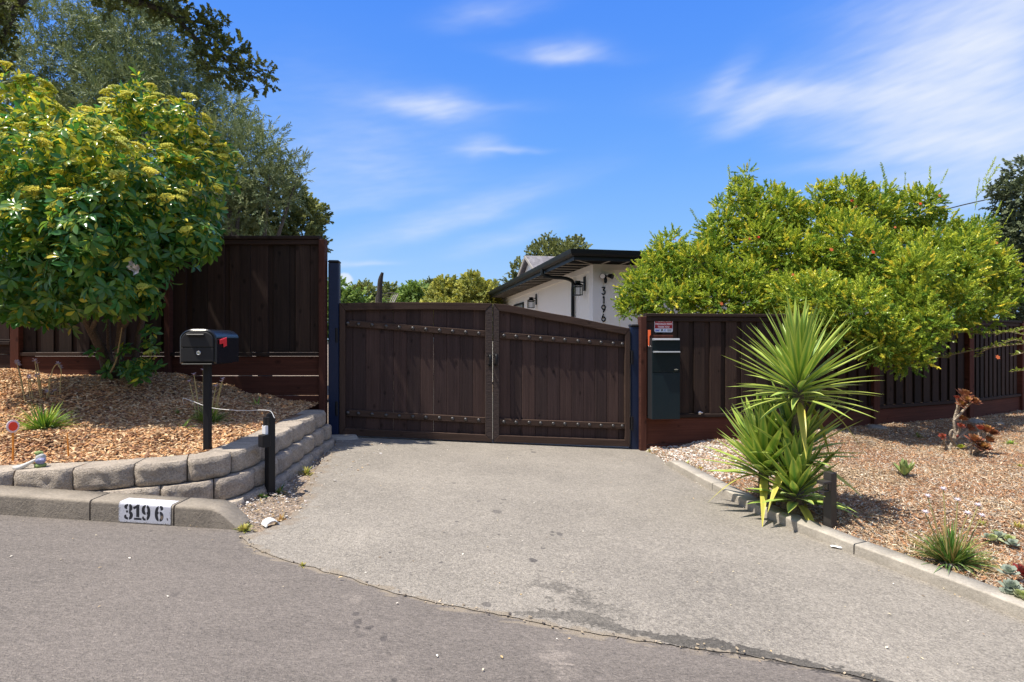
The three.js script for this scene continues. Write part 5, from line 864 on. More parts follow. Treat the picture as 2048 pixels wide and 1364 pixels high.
  // flower heads: flat domes of tiny buds
  const head = (seed) => { const q = rng(seed), list = [], bud = new THREE.IcosahedronGeometry(0.0062, 0); for (let i = 0; i < 7; i++) { const a = i / 7 * 6.28; list.push(tube([V(0, -0.045, 0), V(Math.cos(a) * 0.018, -0.018, Math.sin(a) * 0.018), V(Math.cos(a) * 0.034, 0.002, Math.sin(a) * 0.034)], 0.0016, 3, false)); } for (let i = 0; i < 62; i++) { const a = i * 2.4, k = Math.sqrt((i + 0.5) / 62) * 0.05 * (0.85 + 0.3 * q()), g = bud.clone(); const s = 0.7 + 0.7 * q(); g.scale(s, s, s); g.translate(Math.cos(a) * k, 0.016 - k * k * 6 + q() * 0.008, Math.sin(a) * k); list.push(g); } return merge(list); };
  const hg = [head(1), head(2), head(3)], hm = [[0.62, 0.58, 0.07], [0.52, 0.53, 0.08], [0.74, 0.64, 0.07]].map((c) => phys(lin(...c), { roughness: 0.8 }));
  heads.sort((x, y) => -x.p.z + y.p.z); heads.slice(0, 300).forEach((h) => { const m = part('flower_head', pick(hg, r), pick(hm, r), t); m.position.copy(h.p); m.quaternion.copy(aim(h.axis.clone().add(V(0, 0.7, 0)), ball(r))); m.scale.setScalar(0.8 + 0.5 * r()); });
  // stems
  const S = (u, v, d) => at(u, v, d), st = bark(0.15, 0.11, 0.085), b0 = (u, d = 0) => V(at(u, 757, -base.z).x, base.y - 0.05, base.z + d);
  [[[b0(222, 0.02), S(205, 705, 5.6), S(183, 660, 5.4), S(150, 590, 5.2), S(110, 480, 5.0)], [0.052, 0.046, 0.04, 0.03, 0.012]], [[b0(238, 0.06), S(238, 710, 5.6), S(243, 660, 5.5), S(246, 580, 5.3), S(260, 440, 5.1)], [0.056, 0.044, 0.04, 0.03, 0.012]], [[b0(262), S(272, 700, 5.7), S(282, 650, 5.6), S(300, 580, 5.4), S(340, 460, 5.3)], [0.036, 0.03, 0.028, 0.022, 0.01]], [[b0(226, -0.1), S(220, 710, 5.9), S(217, 660, 5.8), S(215, 560, 5.6)], [0.03, 0.024, 0.02, 0.012]], [[S(243, 660, 5.5), S(262, 620, 5.2), S(240, 500, 4.8)], [0.028, 0.02, 0.008]], [[S(183, 660, 5.4), S(205, 600, 5), S(200, 500, 4.8)], [0.024, 0.016, 0.008]]].forEach(([p, q]) => part('stem', tube(p, q, 9), st, t));
  part('dry_stem', tube([b0(229, 0.16), S(231, 725, 5.5), S(238, 690, 5.45), S(244, 655, 5.4)], [0.008, 0.008, 0.006, 0.004], 6), std(lin(0.42, 0.3, 0.14)), t);
  for (const [u0, v0, u1, v1] of [[240, 470, 225, 495], [235, 495, 170, 470], [80, 525, 78, 540], [300, 470, 315, 440], [200, 620, 210, 600]]) part('twig', tube([S(u0, v0, 4.75), S((u0 + u1) / 2, (v0 + v1) / 2 + 3, 4.8), S(u1, v1, 4.9)], [0.009, 0.006, 0.004], 5), st, t);
  // white scrap caught in it
  const w = new THREE.PlaneGeometry(0.1, 0.075, 14, 10), q = w.attributes.position; for (let i = 0; i < q.count; i++) q.setXYZ(i, q.getX(i) + 0.01 * noise(q.getY(i) * 30, 3), q.getY(i) + 0.03 * noise(q.getX(i) * 24, 7) * (1 + q.getX(i) * 8), 0.07 * noise(q.getX(i) * 30, q.getY(i) * 34, 2)); w.computeVertexNormals();
  const m = part('plastic_bag', w, std(lin(0.78, 0.76, 0.78), { side: THREE.DoubleSide }), scene); m.position.copy(at(266, 533, 4.75)); m.rotation.set(0.15, 0.3, -0.75); tag(m, 'torn white plastic scrap caught among the shrub leaves', 'litter');
}

// ---------------------------------------------------------------- the flowering shrub over the far fence
{
  const t = thing('flowering_shrub', 'wide light green shrub with small red flowers hanging over the fence', 'shrub'), r = rng(600);
  const sp = sprigGeo(26, 0.15, 0.035, 0.02, 601, { wild: 1.6, segs: 2, peak: 0.6, fold: 0.25, stemR: 0.0025 }), shoot = sprigGeo(40, 0.5, 0.046, 0.019, 602, { wild: 0.9, segs: 2, peak: 0.6, stemR: 0.004 });
  const mat = leafMat(lin(1, 1, 1), { transmission: 0.38, clearcoat: 0.45, clearcoatRoughness: 0.2, specularIntensity: 0.2 });
  const c = ((l) => px(l.map(([u, v, d, q]) => [u, v, d - 0.35, q])))([[1278, 590, 8.7, 0.28], [1262, 625, 8.6, 0.18], [1320, 560, 8.8, 0.38], [1345, 620, 8.5, 0.35], [1345, 505, 9, 0.22], [1395, 540, 9, 0.42], [1450, 600, 8.6, 0.48], [1425, 475, 9.2, 0.3], [1480, 430, 9.2, 0.32], [1490, 500, 9, 0.48], [1545, 450, 9.2, 0.42], [1560, 550, 8.7, 0.55], [1610, 610, 7.5, 0.36], [1610, 460, 9.2, 0.5], [1680, 425, 9.3, 0.42], [1660, 540, 8.6, 0.55], [1740, 430, 9.3, 0.42], [1730, 530, 8.2, 0.58], [1800, 435, 9.4, 0.4], [1800, 585, 7.7, 0.55], [1700, 630, 7.2, 0.36], [1872, 475, 9.5, 0.42], [1870, 550, 8.3, 0.58], [1930, 512, 9.3, 0.36], [1950, 565, 8.4, 0.38], [1950, 470, 9.5, 0.2], [1900, 612, 7.7, 0.32], [1830, 655, 7.2, 0.34], [1760, 660, 7.05, 0.28], [1765, 700, 7.0, 0.19], [1808, 715, 7.05, 0.19], [1985, 530, 9.3, 0.24], [1980, 598, 8.2, 0.26], [1400, 620, 8.5, 0.35], [1550, 620, 8.3, 0.35], [1500, 620, 8.4, 0.35], [1485, 380, 9.2, 0.16], [1490, 352, 9.2, 0.09], [1640, 400, 9.3, 0.2], [1960, 618, 7.9, 0.2]]);
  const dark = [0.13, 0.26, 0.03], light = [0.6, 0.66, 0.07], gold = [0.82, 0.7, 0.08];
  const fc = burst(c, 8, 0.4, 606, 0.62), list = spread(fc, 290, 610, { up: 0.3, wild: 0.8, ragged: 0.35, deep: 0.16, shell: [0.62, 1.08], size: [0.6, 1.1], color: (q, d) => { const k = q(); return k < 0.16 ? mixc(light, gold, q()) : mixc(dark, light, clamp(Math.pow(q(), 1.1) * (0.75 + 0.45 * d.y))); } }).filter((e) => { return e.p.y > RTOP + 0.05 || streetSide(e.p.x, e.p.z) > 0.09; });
  // upright shoots on the outline
  const tips = [[1332, 492, 9, 0.8], [1372, 505, 9, 0.6], [1310, 505, 9, 0.5], [1405, 445, 9.2, 0.7], [1465, 370, 9.2, 0.8], [1490, 350, 9.2, 0.7], [1478, 390, 9.2, 0.6], [1560, 405, 9.3, 0.5], [1630, 395, 9.3, 0.5], [1668, 375, 9.3, 0.5], [1725, 375, 9.4, 0.7], [1775, 362, 9.4, 0.8], [1810, 372, 9.4, 0.6], [1860, 365, 9.5, 0.7], [1880, 360, 9.5, 0.5], [1955, 370, 9.4, 1.0], [1965, 350, 9.4, 0.8], [1950, 400, 9.4, 0.9], [1985, 430, 9.4, 0.6], [2005, 440, 9.3, 0.6], [1245, 560, 8.6, 0.4], [1240, 640, 8.5, 0.5]];
  tips.forEach(([u, v, d, s]) => { d -= 0.35; const p = at(u, v + 0.5 * 0.6 * s * FOCAL / d * 0.6, d), dir = V((r() - 0.5) * 0.8 + (u > 1900 ? 0.35 : u < 1420 ? -0.5 : 0), 1, 0.2 * r()).normalize(); list.push({ m: place(p, aim(dir, ball(r)), s * 1.1), c: mixc(dark, light, 0.4 + 0.4 * r()), shoot: true }); });
  // long arching shoots in front of the fence at the edge of the picture
  const arch = [[[2062, 686, 6.9], [1990, 694, 7.0], [1930, 704, 7.2], [1875, 716, 7.35], [1838, 722, 7.45]], [[2080, 650, 7], [2020, 664, 7.1], [1960, 668, 7.4], [1920, 664, 7.6]], [[2080, 680, 6.9], [2040, 668, 6.9], [2012, 664, 7.0], [1990, 671, 7.1]], [[2090, 735, 6.7], [2050, 740, 6.7], [2022, 744, 6.8]], [[2090, 700, 6.8], [2055, 704, 6.8], [2022, 712, 6.9]], [[2090, 720, 6.8], [2060, 690, 6.8], [2030, 680, 6.9], [1998, 690, 7]], [[1990, 690, 7.0], [1960, 706, 7.1], [1950, 716, 7.2]], [[1838, 700, 7.5], [1860, 712, 7.45], [1900, 716, 7.4]]];
  const stemM = std(lin(0.2, 0.15, 0.09)), lf = leafGeo(0.062, 0.022, { segs: 4, fold: 0.25, peak: 0.6 }), loose = [];
  arch.forEach((a) => { const pts = a.map((q) => at(...q)); part('branch', tube(pts, [0.009, 0.003], 6), stemM, t); const cv = new THREE.CatmullRomCurve3(pts), n = Math.round(cv.getLength() / 0.026); for (let i = 0; i < n; i++) { const f = i / n, p = cv.getPoint(f), tg = cv.getTangent(f); for (const s of [-1, 1]) { const dir = tg.clone().multiplyScalar(0.5).add(V(0, 0.75, 0).multiplyScalar(0.4 + r())).add(V(0, 0, s * 0.9)).addScaledVector(ball(r), 0.35); loose.push({ m: place(p, aim(dir, V(0, 1, 0).addScaledVector(ball(r), 0.5)), 0.6 + 0.6 * r()), c: mixc([0.16, 0.22, 0.03], [0.38, 0.42, 0.07], r()) }); } } });
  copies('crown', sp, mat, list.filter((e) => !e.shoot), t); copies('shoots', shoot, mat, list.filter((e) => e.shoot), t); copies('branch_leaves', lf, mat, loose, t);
  const trunkB = V(5.2, -0.2, -9.0); [[c[11]], [c[17]], [c[22]], [c[5]]].forEach(([q], i) => part('stem', tube([trunkB.clone().add(V(i * 0.2 - 0.3, 0, 0)), trunkB.clone().lerp(q[0], 0.5).add(V(0, 0.3, 0)), q[0]], [0.06, 0.04, 0.015], 8), barkGrey, t));
  const fl = (() => { const list2 = []; for (let i = 0; i < 6; i++) { const g = leafGeo(0.035, 0.026, { segs: 3, fold: -0.3, curl: 0.5 }), a = i / 6 * 6.28; g.applyMatrix4(place(V(0, 0.01, 0), aim(V(Math.cos(a) * 0.9, 0.7, Math.sin(a) * 0.9), V(0, 1, 0)))); list2.push(g); } const cup = new THREE.ConeGeometry(0.014, 0.035, 6); cup.rotateX(Math.PI); list2.push(cup.toNonIndexed()); return merge(list2); })(), fm = [leafMat(lin(0.7, 0.05, 0.02), { transmission: 0.25 }), leafMat(lin(0.6, 0.14, 0.04), { transmission: 0.25 })];
  for (const [u, v, d, k] of [[1662, 500, 7.85, 1], [1745, 505, 7.6, 1], [1900, 462, 8.7, 0.8], [1992, 486, 8.7, 0.9], [1797, 698, 7.15, 1.1], [1994, 715, 6.85, 1], [1843, 618, 7.6, 1.1], [1498, 478, 8.45, 0.9], [1516, 475, 8.45, 0.9], [1585, 550, 8.1, 0.9], [1442, 608, 8.1, 1], [1710, 415, 8.8, 1], [1704, 402, 8.8, 0.9], [1840, 408, 8.95, 0.9], [1878, 392, 8.9, 1], [1658, 605, 7.5, 0.8], [1755, 650, 7.2, 0.9], [1820, 500, 8.3, 0.7], [1950, 650, 8.1, 0.9], [1350, 420 + 60, 8.9, 0.6], [1640, 668, 7.35, 0.8], [1790, 455, 8.7, 0.7], [1930, 545, 8.5, 0.8]]) { const m = part('flower', fl, pick(fm, r), t); m.position.copy(at(u, v, d - 0.4)); m.quaternion.copy(aim(V((r() - 0.5), 0.4, 1), ball(r))); m.scale.setScalar(k * 0.75); }
}
// ---------------------------------------------------------------- yucca
{
  const base = hit(1592, 1032, rightBed), base2 = hit(1528, 1000, rightBed), t = thing('yucca', 'spiky yucca with one tall and two low rosettes beside the driveway kerb', 'yucca'), r = rng(700);
  const E = lin(0.5, 0.55, 0.1), M = [lin(0.14, 0.3, 0.045), lin(0.22, 0.39, 0.055), lin(0.1, 0.24, 0.04)], EY = lin(0.6, 0.52, 0.1), MY = lin(0.4, 0.4, 0.06);
  const blades = []; for (const [l, c] of [[0.62, 0.02], [0.58, 0.16], [0.56, 0.5]]) for (let k = 0; k < 3; k++) blades.push(leafGeo(l, 0.044, { fold: 0.55, curl: c, segs: 8, peak: 0.38, tip: 0.9, edge: E, mid: M[k] }));
  const yellow = [leafGeo(0.5, 0.05, { fold: 0.4, curl: 0.75, segs: 8, peak: 0.4, edge: EY, mid: MY }), leafGeo(0.45, 0.046, { fold: 0.4, curl: 1.2, segs: 8, peak: 0.4, edge: EY, mid: MY })], mat = leafMat(lin(1, 1, 1), { vertexColors: true, transmission: 0.22, clearcoat: 0.4, clearcoatRoughness: 0.35 });
  const trunk = bark(0.24, 0.19, 0.13);
  function rosette(c, n, size, lean, drop, a0 = 0, open = 1, wide = 1) {
    for (let i = 0; i < n; i++) {
      const f = i / (n - 1), pol = lerp(0.06, drop, Math.pow(f, 0.85)) * open + (r() - 0.5) * 0.16, az = i * 2.39996 + a0 + (r() - 0.5) * 0.25, dir = V(Math.sin(pol) * Math.cos(az), Math.cos(pol), Math.sin(pol) * Math.sin(az)).add(lean).normalize();
      const old = f > 0.93 && r() < 0.5, g = old ? pick(yellow, r) : blades[(pol > 1.25 ? 3 : 0) + (r() < 0.12 ? 6 : 0) > 8 ? 8 : (pol > 1.3 ? 3 : 0) + Math.floor(r() * 3)], m = part('leaf', g, mat, t); m.position.copy(c).add(V(0, -0.22 * f * size, 0)).addScaledVector(dir, 0.02); m.quaternion.copy(aim(dir, V(0, 1, 0).addScaledVector(ball(r), 0.12))); m.scale.set(wide * (0.8 + 0.4 * r()), size * (0.8 + 0.3 * r()), size * 0.9);
    }
  }
  const top = at(1597, 748, 4.22), ca = at(1527, 912, 4.42), cb = at(1592, 966, 4.2), cc = at(1592, 880, 4.34);
  rosette(top, 118, 0.92, V(0, 0.14, 0.03), 1.8);
  rosette(ca, 96, 0.8, V(0.0, 0.38, -0.06), 1.7, 1.1, 1, 1.45); rosette(cb, 74, 0.68, V(-0.02, 0.3, 0.06), 1.8, 2.3, 1, 1.4); rosette(cc, 64, 0.8, V(0.02, 0.3, 0.02), 1.7, 0.5, 1, 1.35);
  part('stem', tube([base.clone().add(V(0, -0.08, 0)), at(1594, 930, 4.24), top.clone().add(V(0, -0.05, 0))], [0.055, 0.048, 0.04], 10), trunk, t); part('stem', tube([base2.clone().add(V(0, -0.08, 0)), base2.clone().lerp(ca, 0.5), ca], [0.045, 0.04, 0.034], 9), trunk, t); part('stem', tube([base.clone().add(V(-0.02, -0.08, 0.06)), base.clone().lerp(cb, 0.6), cb], [0.04, 0.036, 0.03], 9), trunk, t); part('stem', tube([base.clone().add(V(-0.06, -0.08, -0.05)), cc], [0.04, 0.034], 9), trunk, t);
}
// ---------------------------------------------------------------- rosette succulents
const bladeTuft = (n, h, spreadA, w, seed, tones, up = 0.2) => { const r = rng(seed), list = []; for (let i = 0; i < n; i++) { const a = r() * 6.28, pol = Math.pow(r(), 0.75) * spreadA, l = h * (0.6 + 0.5 * r()), c = tones[Math.floor(r() * tones.length)], g = leafGeo(l, w * (0.7 + 0.6 * r()), { fold: 0.5, curl: up + 0.6 * r() * pol, segs: 4, peak: 0.25, tip: 0.7, edge: lin(...c), mid: lin(...c.map((x) => x * 0.85)) }); g.applyMatrix4(place(V(Math.cos(a) * 0.04 * r() * h * 4, -0.01, Math.sin(a) * 0.04 * r() * h * 4), aim(V(Math.sin(pol) * Math.cos(a), Math.cos(pol), Math.sin(pol) * Math.sin(a)), V(0, 1, 0)))); list.push(g); } return merge(list); };
const vcLeaf = leafMat(lin(1, 1, 1), { vertexColors: true, transmission: 0.25, clearcoat: 0.35, clearcoatRoughness: 0.4 });
const rosetteGeo = (n, rad, w, cEdge, cMid, seed, cup = 0.5, fleshy = 0.3) => { const r = rng(seed), list = []; for (let i = 0; i < n; i++) { const f = (i + 1) / n, a = i * 2.39996, pol = lerp(0.25, 1.35, f) * (0.9 + 0.2 * r()), l = rad * (0.45 + 0.6 * f), k = Math.pow(1 - f, 1.3), g = leafGeo(l, w * (0.6 + 0.5 * f), { fold: fleshy, curl: -cup * 0.4, segs: 4, peak: 0.72, edge: cEdge.clone().lerp(cMid, k), mid: cMid.clone().lerp(cEdge, 0.6 * f) }); g.applyMatrix4(place(V(0, -0.02 * f, 0), aim(V(Math.sin(pol) * Math.cos(a), Math.cos(pol), Math.sin(pol) * Math.sin(a)), V(0, 1, 0)))); list.push(g); } return merge(list); };
{
  const r = rng(720), wine = lin(0.17, 0.035, 0.03), bronze = lin(0.4, 0.2, 0.06), ros = [rosetteGeo(38, 0.088, 0.034, wine, bronze, 1), rosetteGeo(32, 0.082, 0.032, lin(0.22, 0.04, 0.035), lin(0.45, 0.26, 0.06), 2), rosetteGeo(26, 0.06, 0.026, lin(0.32, 0.045, 0.03), lin(0.3, 0.09, 0.04), 3)], stem = bark(0.6, 0.5, 0.38);
  const plant = (name, label, u0, v0, stems, group) => { const b = hit(u0, v0, rightBed), d = -b.z, t = thing(name, label, 'succulent', [0, 0, 0], 0, group); for (const [path, kind, s, dz] of stems) { const pts = path.map(([u, v], i) => at(u, v, d - (dz ?? 0) * (i / (path.length - 1)))); part('stem', tube(pts, [0.016, 0.013, 0.01], 7), stem, t); const e = pts.at(-1), q = e.clone().sub(pts.at(-2)).normalize().add(V(0, 0.6, 0.35)); const m = part('rosette', ros[kind], vcLeaf, t); m.position.copy(e); m.quaternion.copy(aim(q, ball(r))); m.scale.setScalar(s * 1.25); } return t; };
  plant('rosette_succulent', 'tall leggy succulent with dark red rosettes in front of the fence', 1898, 900, [[[[1898, 900], [1910, 865], [1908, 840], [1920, 805], [1928, 789]], 0, 1.0], [[[1908, 840], [1922, 826], [1938, 808], [1946, 803]], 0, 0.95, 0.05], [[[1914, 825], [1918, 812], [1923, 808]], 1, 0.8, 0.08], [[[1910, 840], [1915, 820], [1914, 795]], 2, 0.7, -0.1], [[[1920, 805], [1926, 802], [1932, 799]], 1, 0.75, 0.1], [[[1908, 880], [1915, 855], [1924, 838]], 1, 0.8, -0.05], [[[1908, 880], [1918, 862], [1921, 852]], 2, 0.8, 0.05], [[[1893, 896], [1887, 880], [1885, 873]], 2, 0.7, 0.05], [[[1912, 892], [1900, 870], [1905, 860], [1914, 872]], 2, 0.4, 0.06], [[[1905, 885], [1925, 868], [1938, 857]], 0, 0.75, -0.08]]);
  plant('rosette_succulent', 'shorter bushy succulent with bronze red rosettes beside the tall leggy one', 1945, 912, [[[[1938, 915], [1942, 900], [1948, 880]], 0, 0.95, 0.06], [[[1960, 905], [1966, 880], [1972, 860]], 1, 1.05], [[[1955, 905], [1957, 875], [1961, 856]], 2, 0.85], [[[1962, 900], [1975, 880], [1985, 866]], 0, 0.8], [[[1945, 912], [1955, 900], [1962, 893]], 1, 0.9, 0.1], [[[1950, 905], [1970, 890], [1978, 880]], 1, 0.8, 0.02], [[[1945, 910], [1968, 900], [1972, 894]], 1, 0.6, 0.12]]);
  const g1 = rosetteGeo(26, 0.06, 0.03, lin(0.34, 0.4, 0.05), lin(0.5, 0.52, 0.08), 5), small = (name, label, u, v, g, s, mat = vcLeaf, lift = 0.02, group) => { const p = hit(u, v, rightBed), t = thing(name, label, 'succulent', [p.x, p.y, p.z], r() * 6, group), m = part('rosette', g, mat, t); m.position.y = lift; m.scale.setScalar(s); return t; };
  small('small_succulent', 'bright yellow-green rosette at the foot of the tall leggy succulent', 1922, 902, g1, 1.0, vcLeaf, 0.045);
  { const p = hit(1809, 954, rightBed), t = thing('agave', 'small pale green agave alone in the shredded mulch', 'agave', [p.x, p.y, p.z]), gs = [0, 1].map((k) => leafGeo(0.17, 0.06, { fold: 0.5, curl: -0.25, segs: 5, peak: 0.42, edge: lin(0.3, 0.36, 0.1), mid: lin(0.16 + 0.05 * k, 0.25, 0.09) })); for (let i = 0; i < 16; i++) { const f = i / 15, a = i * 2.4, pol = lerp(0.1, 1.15, f), m = part('leaf', pick(gs, r), vcLeaf, t); m.position.y = 0.01; m.quaternion.copy(aim(V(Math.sin(pol) * Math.cos(a), Math.cos(pol), Math.sin(pol) * Math.sin(a)), V(0, 1, 0))); m.scale.setScalar(lerp(0.75, 1, f) * (0.85 + 0.25 * r())); } }
  const grey = rosetteGeo(18, 0.075, 0.045, lin(0.3, 0.36, 0.3), lin(0.38, 0.42, 0.32), 6, 0.5, 0.35), mixd = rosetteGeo(20, 0.07, 0.04, lin(0.42, 0.44, 0.3), lin(0.4, 0.46, 0.1), 7), redr = rosetteGeo(20, 0.08, 0.04, lin(0.3, 0.03, 0.03), lin(0.22, 0.06, 0.04), 8);
  const cluster = (label, spots, geos) => { const p = hit(spots[0][0], spots[0][1], rightBed), t = thing('succulent_clump', label, 'succulent', [p.x, p.y, p.z]); for (const [u, v, k, s, l] of spots) { const q = hit(u, v, rightBed), m = part('rosette', geos[k], vcLeaf, t); m.position.copy(q).sub(p).add(V(0, l ?? 0.04, 0)); m.quaternion.copy(aim(V(r() - 0.5, 1.6, 0.6 * r()), ball(r))); m.scale.setScalar(s); } return t; };
  cluster('low pale green succulents spreading beside the grassy tuft', [[1985, 1090, 1, 0.8], [2000, 1085, 0, 0.7], [2018, 1092, 1, 0.8], [1992, 1078, 1, 0.6], [2025, 1100, 0, 0.6], [1975, 1086, 0, 0.5]], [grey, mixd]);
  cluster('upright grey-green succulent just behind the kerb', [[2020, 1190, 0, 0.8], [2018, 1182, 0, 0.75, 0.1], [2026, 1192, 0, 0.65, 0.05], [2014, 1195, 0, 0.6, 0.02]], [grey]);
  cluster('dark red succulent rosette at the picture edge', [[2044, 1168, 0, 0.85, 0.06], [2056, 1172, 0, 0.8]], [redr]);
  cluster('light green succulent at the corner of the bed by the kerb', [[2046, 1206, 0, 0.8, 0.03], [2036, 1202, 0, 0.5]], [mixd]);
}
// ---------------------------------------------------------------- grassy tufts with flower stalks
const green = [[0.16, 0.3, 0.03], [0.25, 0.4, 0.04], [0.4, 0.5, 0.06], [0.1, 0.22, 0.03]], greenDark = [[0.08, 0.19, 0.03], [0.12, 0.25, 0.035], [0.2, 0.3, 0.045], [0.4, 0.3, 0.1]];
function tuft(label, p, o) {
  const t = thing('grassy_tuft', label, 'flowering grass plant', [p.x, p.y - 0.01, p.z]), r = rng(o.seed);
  const fo = part('leaves', bladeTuft(o.n, o.h, o.open, o.w, o.seed, o.tones, 0.12), vcLeaf, t); fo.userData.kind = 'stuff';
  const stalkM = std(lin(...(o.stalk ?? [0.42, 0.36, 0.15]))), floretM = leafMat(lin(...(o.flower ?? [0.5, 0.4, 0.45])), { transmission: 0.2 });
  const head = (() => { const list = []; for (let i = 0; i < 9; i++) { const a = i * 2.4, g = leafGeo(0.022, 0.009, { segs: 2 }); g.applyMatrix4(place(V(0, 0.002 * (i % 3), 0), aim(V(Math.cos(a), 0.6 + 0.25 * (i % 3), Math.sin(a)), V(0, 1, 0)))); list.push(g); } return merge(list); })();
  for (const [dx, dz, h, lx, lz, bend] of o.stalks ?? []) { const a = V(dx, 0, dz), b = V(dx + lx * 0.5, h * 0.6, dz + lz * 0.5), c = V(dx + lx, h, dz + lz), pts = [a, b, c]; if (bend) pts.push(V(dx + lx + bend, h * 1.0, dz + lz), V(dx + lx + bend * 1.7, h * 0.86, dz + lz)); const s = part('flower_stalk', tube(pts, [0.0052, 0.004, 0.003], 5), stalkM, t); const m = part('flower_head', head, floretM, s); m.position.copy(pts.at(-1)); m.scale.setScalar(o.headS ?? 1.3); if (bend) m.rotation.z = 2.6; }
}
{
  const p1 = hit(88, 860, leftBed), k = -p1.z / FOCAL, X = (px2) => px2 * k;
  tuft('bright green tuft with dry lilac flower stalks near the marker stake', p1, { n: 230, h: 0.25, open: 1.1, w: 0.01, seed: 801, tones: green, stalks: [] });
  const p2 = hit(95, 800, leftBed), k2 = -p2.z / FOCAL; 
  { const t = thing('dry_flower_stalks', 'dry tan flower stalks with pale lilac heads behind the bright tuft', 'dry flower stalks'), r = rng(811), sm = std(lin(0.45, 0.36, 0.16)), fm = leafMat(lin(0.52, 0.42, 0.46), { transmission: 0.2 }); const head = (() => { const list = []; for (let i = 0; i < 12; i++) { const a = i * 2.4, g = leafGeo(0.026, 0.011, { segs: 2 }); g.applyMatrix4(place(V(0, 0.004 * (i % 3), 0), aim(V(Math.cos(a), 0.3 + 0.5 * (i % 3), Math.sin(a)), V(0, 1, 0)))); list.push(g); } return merge(list); })();
    for (const pts of [[[50, 798], [42, 755], [33, 724]], [[46, 778], [39, 748], [35, 730]], [[84, 805], [76, 765], [70, 722]], [[86, 800], [80, 762], [75, 727]], [[62, 800], [58, 775], [57, 756]], [[66, 795], [62, 775], [60, 757]], [[97, 796], [100, 760], [108, 734], [116, 728], [121, 736]], [[119, 800], [121, 765], [122, 740], [116, 729]], [[93, 795], [95, 785], [94, 786]], [[82, 775], [76, 757], [74, 752]], [[101, 796], [98, 775], [98, 753]], [[109, 798], [110, 785], [110, 782]]]) { const q = pts.map(([u, v]) => at(u, v, -p2.z + 0.05 * r())); q[0].y -= 0.03; const s = part('flower_stalk', tube(q, [0.005, 0.0035], 5), sm, t), m = part('flower_head', head, fm, s); m.position.copy(q.at(-1)); m.quaternion.copy(aim(V(r() - 0.5, 1, 0.3), ball(r))); m.scale.setScalar(0.8 + 0.7 * r()); } }
  const p3 = hit(418, 845, leftBed);
  tuft('green tuft with lilac-topped stalks behind the mailbox post', p3, { n: 210, h: 0.2, open: 1.1, w: 0.009, seed: 803, tones: green, stalks: [[-0.08, 0, 0.42, -0.05, 0, 0], [-0.05, 0, 0.46, 0.0, 0, 0], [0.03, 0, 0.36, 0.08, 0, 0], [0.05, 0, 0.38, 0.07, 0, 0], [0.02, 0.02, 0.32, 0.05, 0, 0], [-0.1, 0, 0.36, -0.07, 0, 0]] });
  const p4 = hit(1902, 1126, rightBed);
  tuft('dark green tuft with thin flower stalks near the low pale succulents', p4, { n: 330, h: 0.25, open: 1.0, w: 0.008, seed: 804, tones: greenDark, stalk: [0.3, 0.26, 0.1], flower: [0.62, 0.56, 0.66], headS: 1.1, stalks: [[-0.04, 0, 0.38, -0.06, -0.05, 0], [-0.02, 0, 0.42, 0.02, -0.06, 0], [0.02, 0, 0.36, 0.05, -0.04, 0], [0.05, 0, 0.33, 0.14, -0.04, 0], [0.0, 0.02, 0.3, 0.08, 0, 0], [-0.05, 0, 0.3, -0.1, 0, 0], [0.06, 0, 0.28, 0.12, 0, 0]] });
  // single weeds
  const weed = (label, u, v, f, h, n, tones, seed, cat = 'weed') => { const p = hit(u, v, f), t = thing('weed', label, cat, [p.x, p.y - 0.005, p.z]), m = part('leaves', bladeTuft(n, h, 1.35, 0.012, seed, tones, 0.3), vcLeaf, t); m.userData.kind = 'stuff'; };
  const flat = (x) => plane(x) + 0.004, yel = [[0.4, 0.36, 0.06], [0.3, 0.34, 0.06], [0.5, 0.42, 0.1]];
  weed('small green sprout in front of the mailbox tuft', 364, 858, leftBed, 0.13, 12, green, 821); weed('pale sprout in the shaded chips near the wall end', 515, 812, leftBed, 0.16, 14, green, 822); weed('low dark sprig in the chips left of the mailbox tuft', 355, 828, leftBed, 0.07, 30, greenDark, 823);
  weed('yellowish weed at the tip of the street kerb', 488, 1060, flat, 0.055, 90, yel, 824); weed('green weed at the foot of the black bollard', 560, 983, flat, 0.07, 46, greenDark, 825); weed('dark weed touching the bollard on the wall side', 522, 992, flat, 0.05, 30, greenDark, 826); weed('pale weed against the block wall beside the driveway', 613, 945, flat, 0.075, 40, yel, 827); weed('dry orange weed beside the broken pipe', 562, 1038, flat, 0.05, 40, [[0.5, 0.27, 0.08], [0.42, 0.3, 0.12]], 828); weed('tiny weed in the asphalt seam', 605, 1130, flat, 0.03, 40, yel, 829);
  weed('green weed between the kerb start and the parcel box', 1374, 930, rightBed, 0.07, 80, green, 830); weed('yellow weed touching the driveway kerb', 1402, 938, rightBed, 0.05, 110, [[0.6, 0.45, 0.08], [0.45, 0.42, 0.08]], 831); weed('pale grassy weed beside the low yucca rosette', 1440, 905, rightBed, 0.06, 90, yel, 832); weed('small weed under the parcel box', 1300, 905, rightBed, 0.06, 50, yel, 833);
  weed('green weed on the fence boards below the sill', 1378, 885, rightBed, 0.08, 14, green, 834); weed('bright green weed patch right of the red succulents', 2020, 890, rightBed, 0.08, 150, green, 835); weed('dark green sprigs in the fence shade', 1835, 875, rightBed, 0.09, 60, greenDark, 836); weed('small green weed above the low pale succulents', 2035, 1056, rightBed, 0.06, 60, yel, 837); weed('pale low weed beside the grassy tuft', 1965, 1050, rightBed, 0.05, 60, yel, 838); weed('tiny yellow-green weed at the yucca foot', 1610, 1032, rightBed, 0.05, 40, green, 839); weed('yellow-green weed at the picture edge above the mulch slope', 2040, 935, rightBed, 0.06, 60, yel, 840);
}
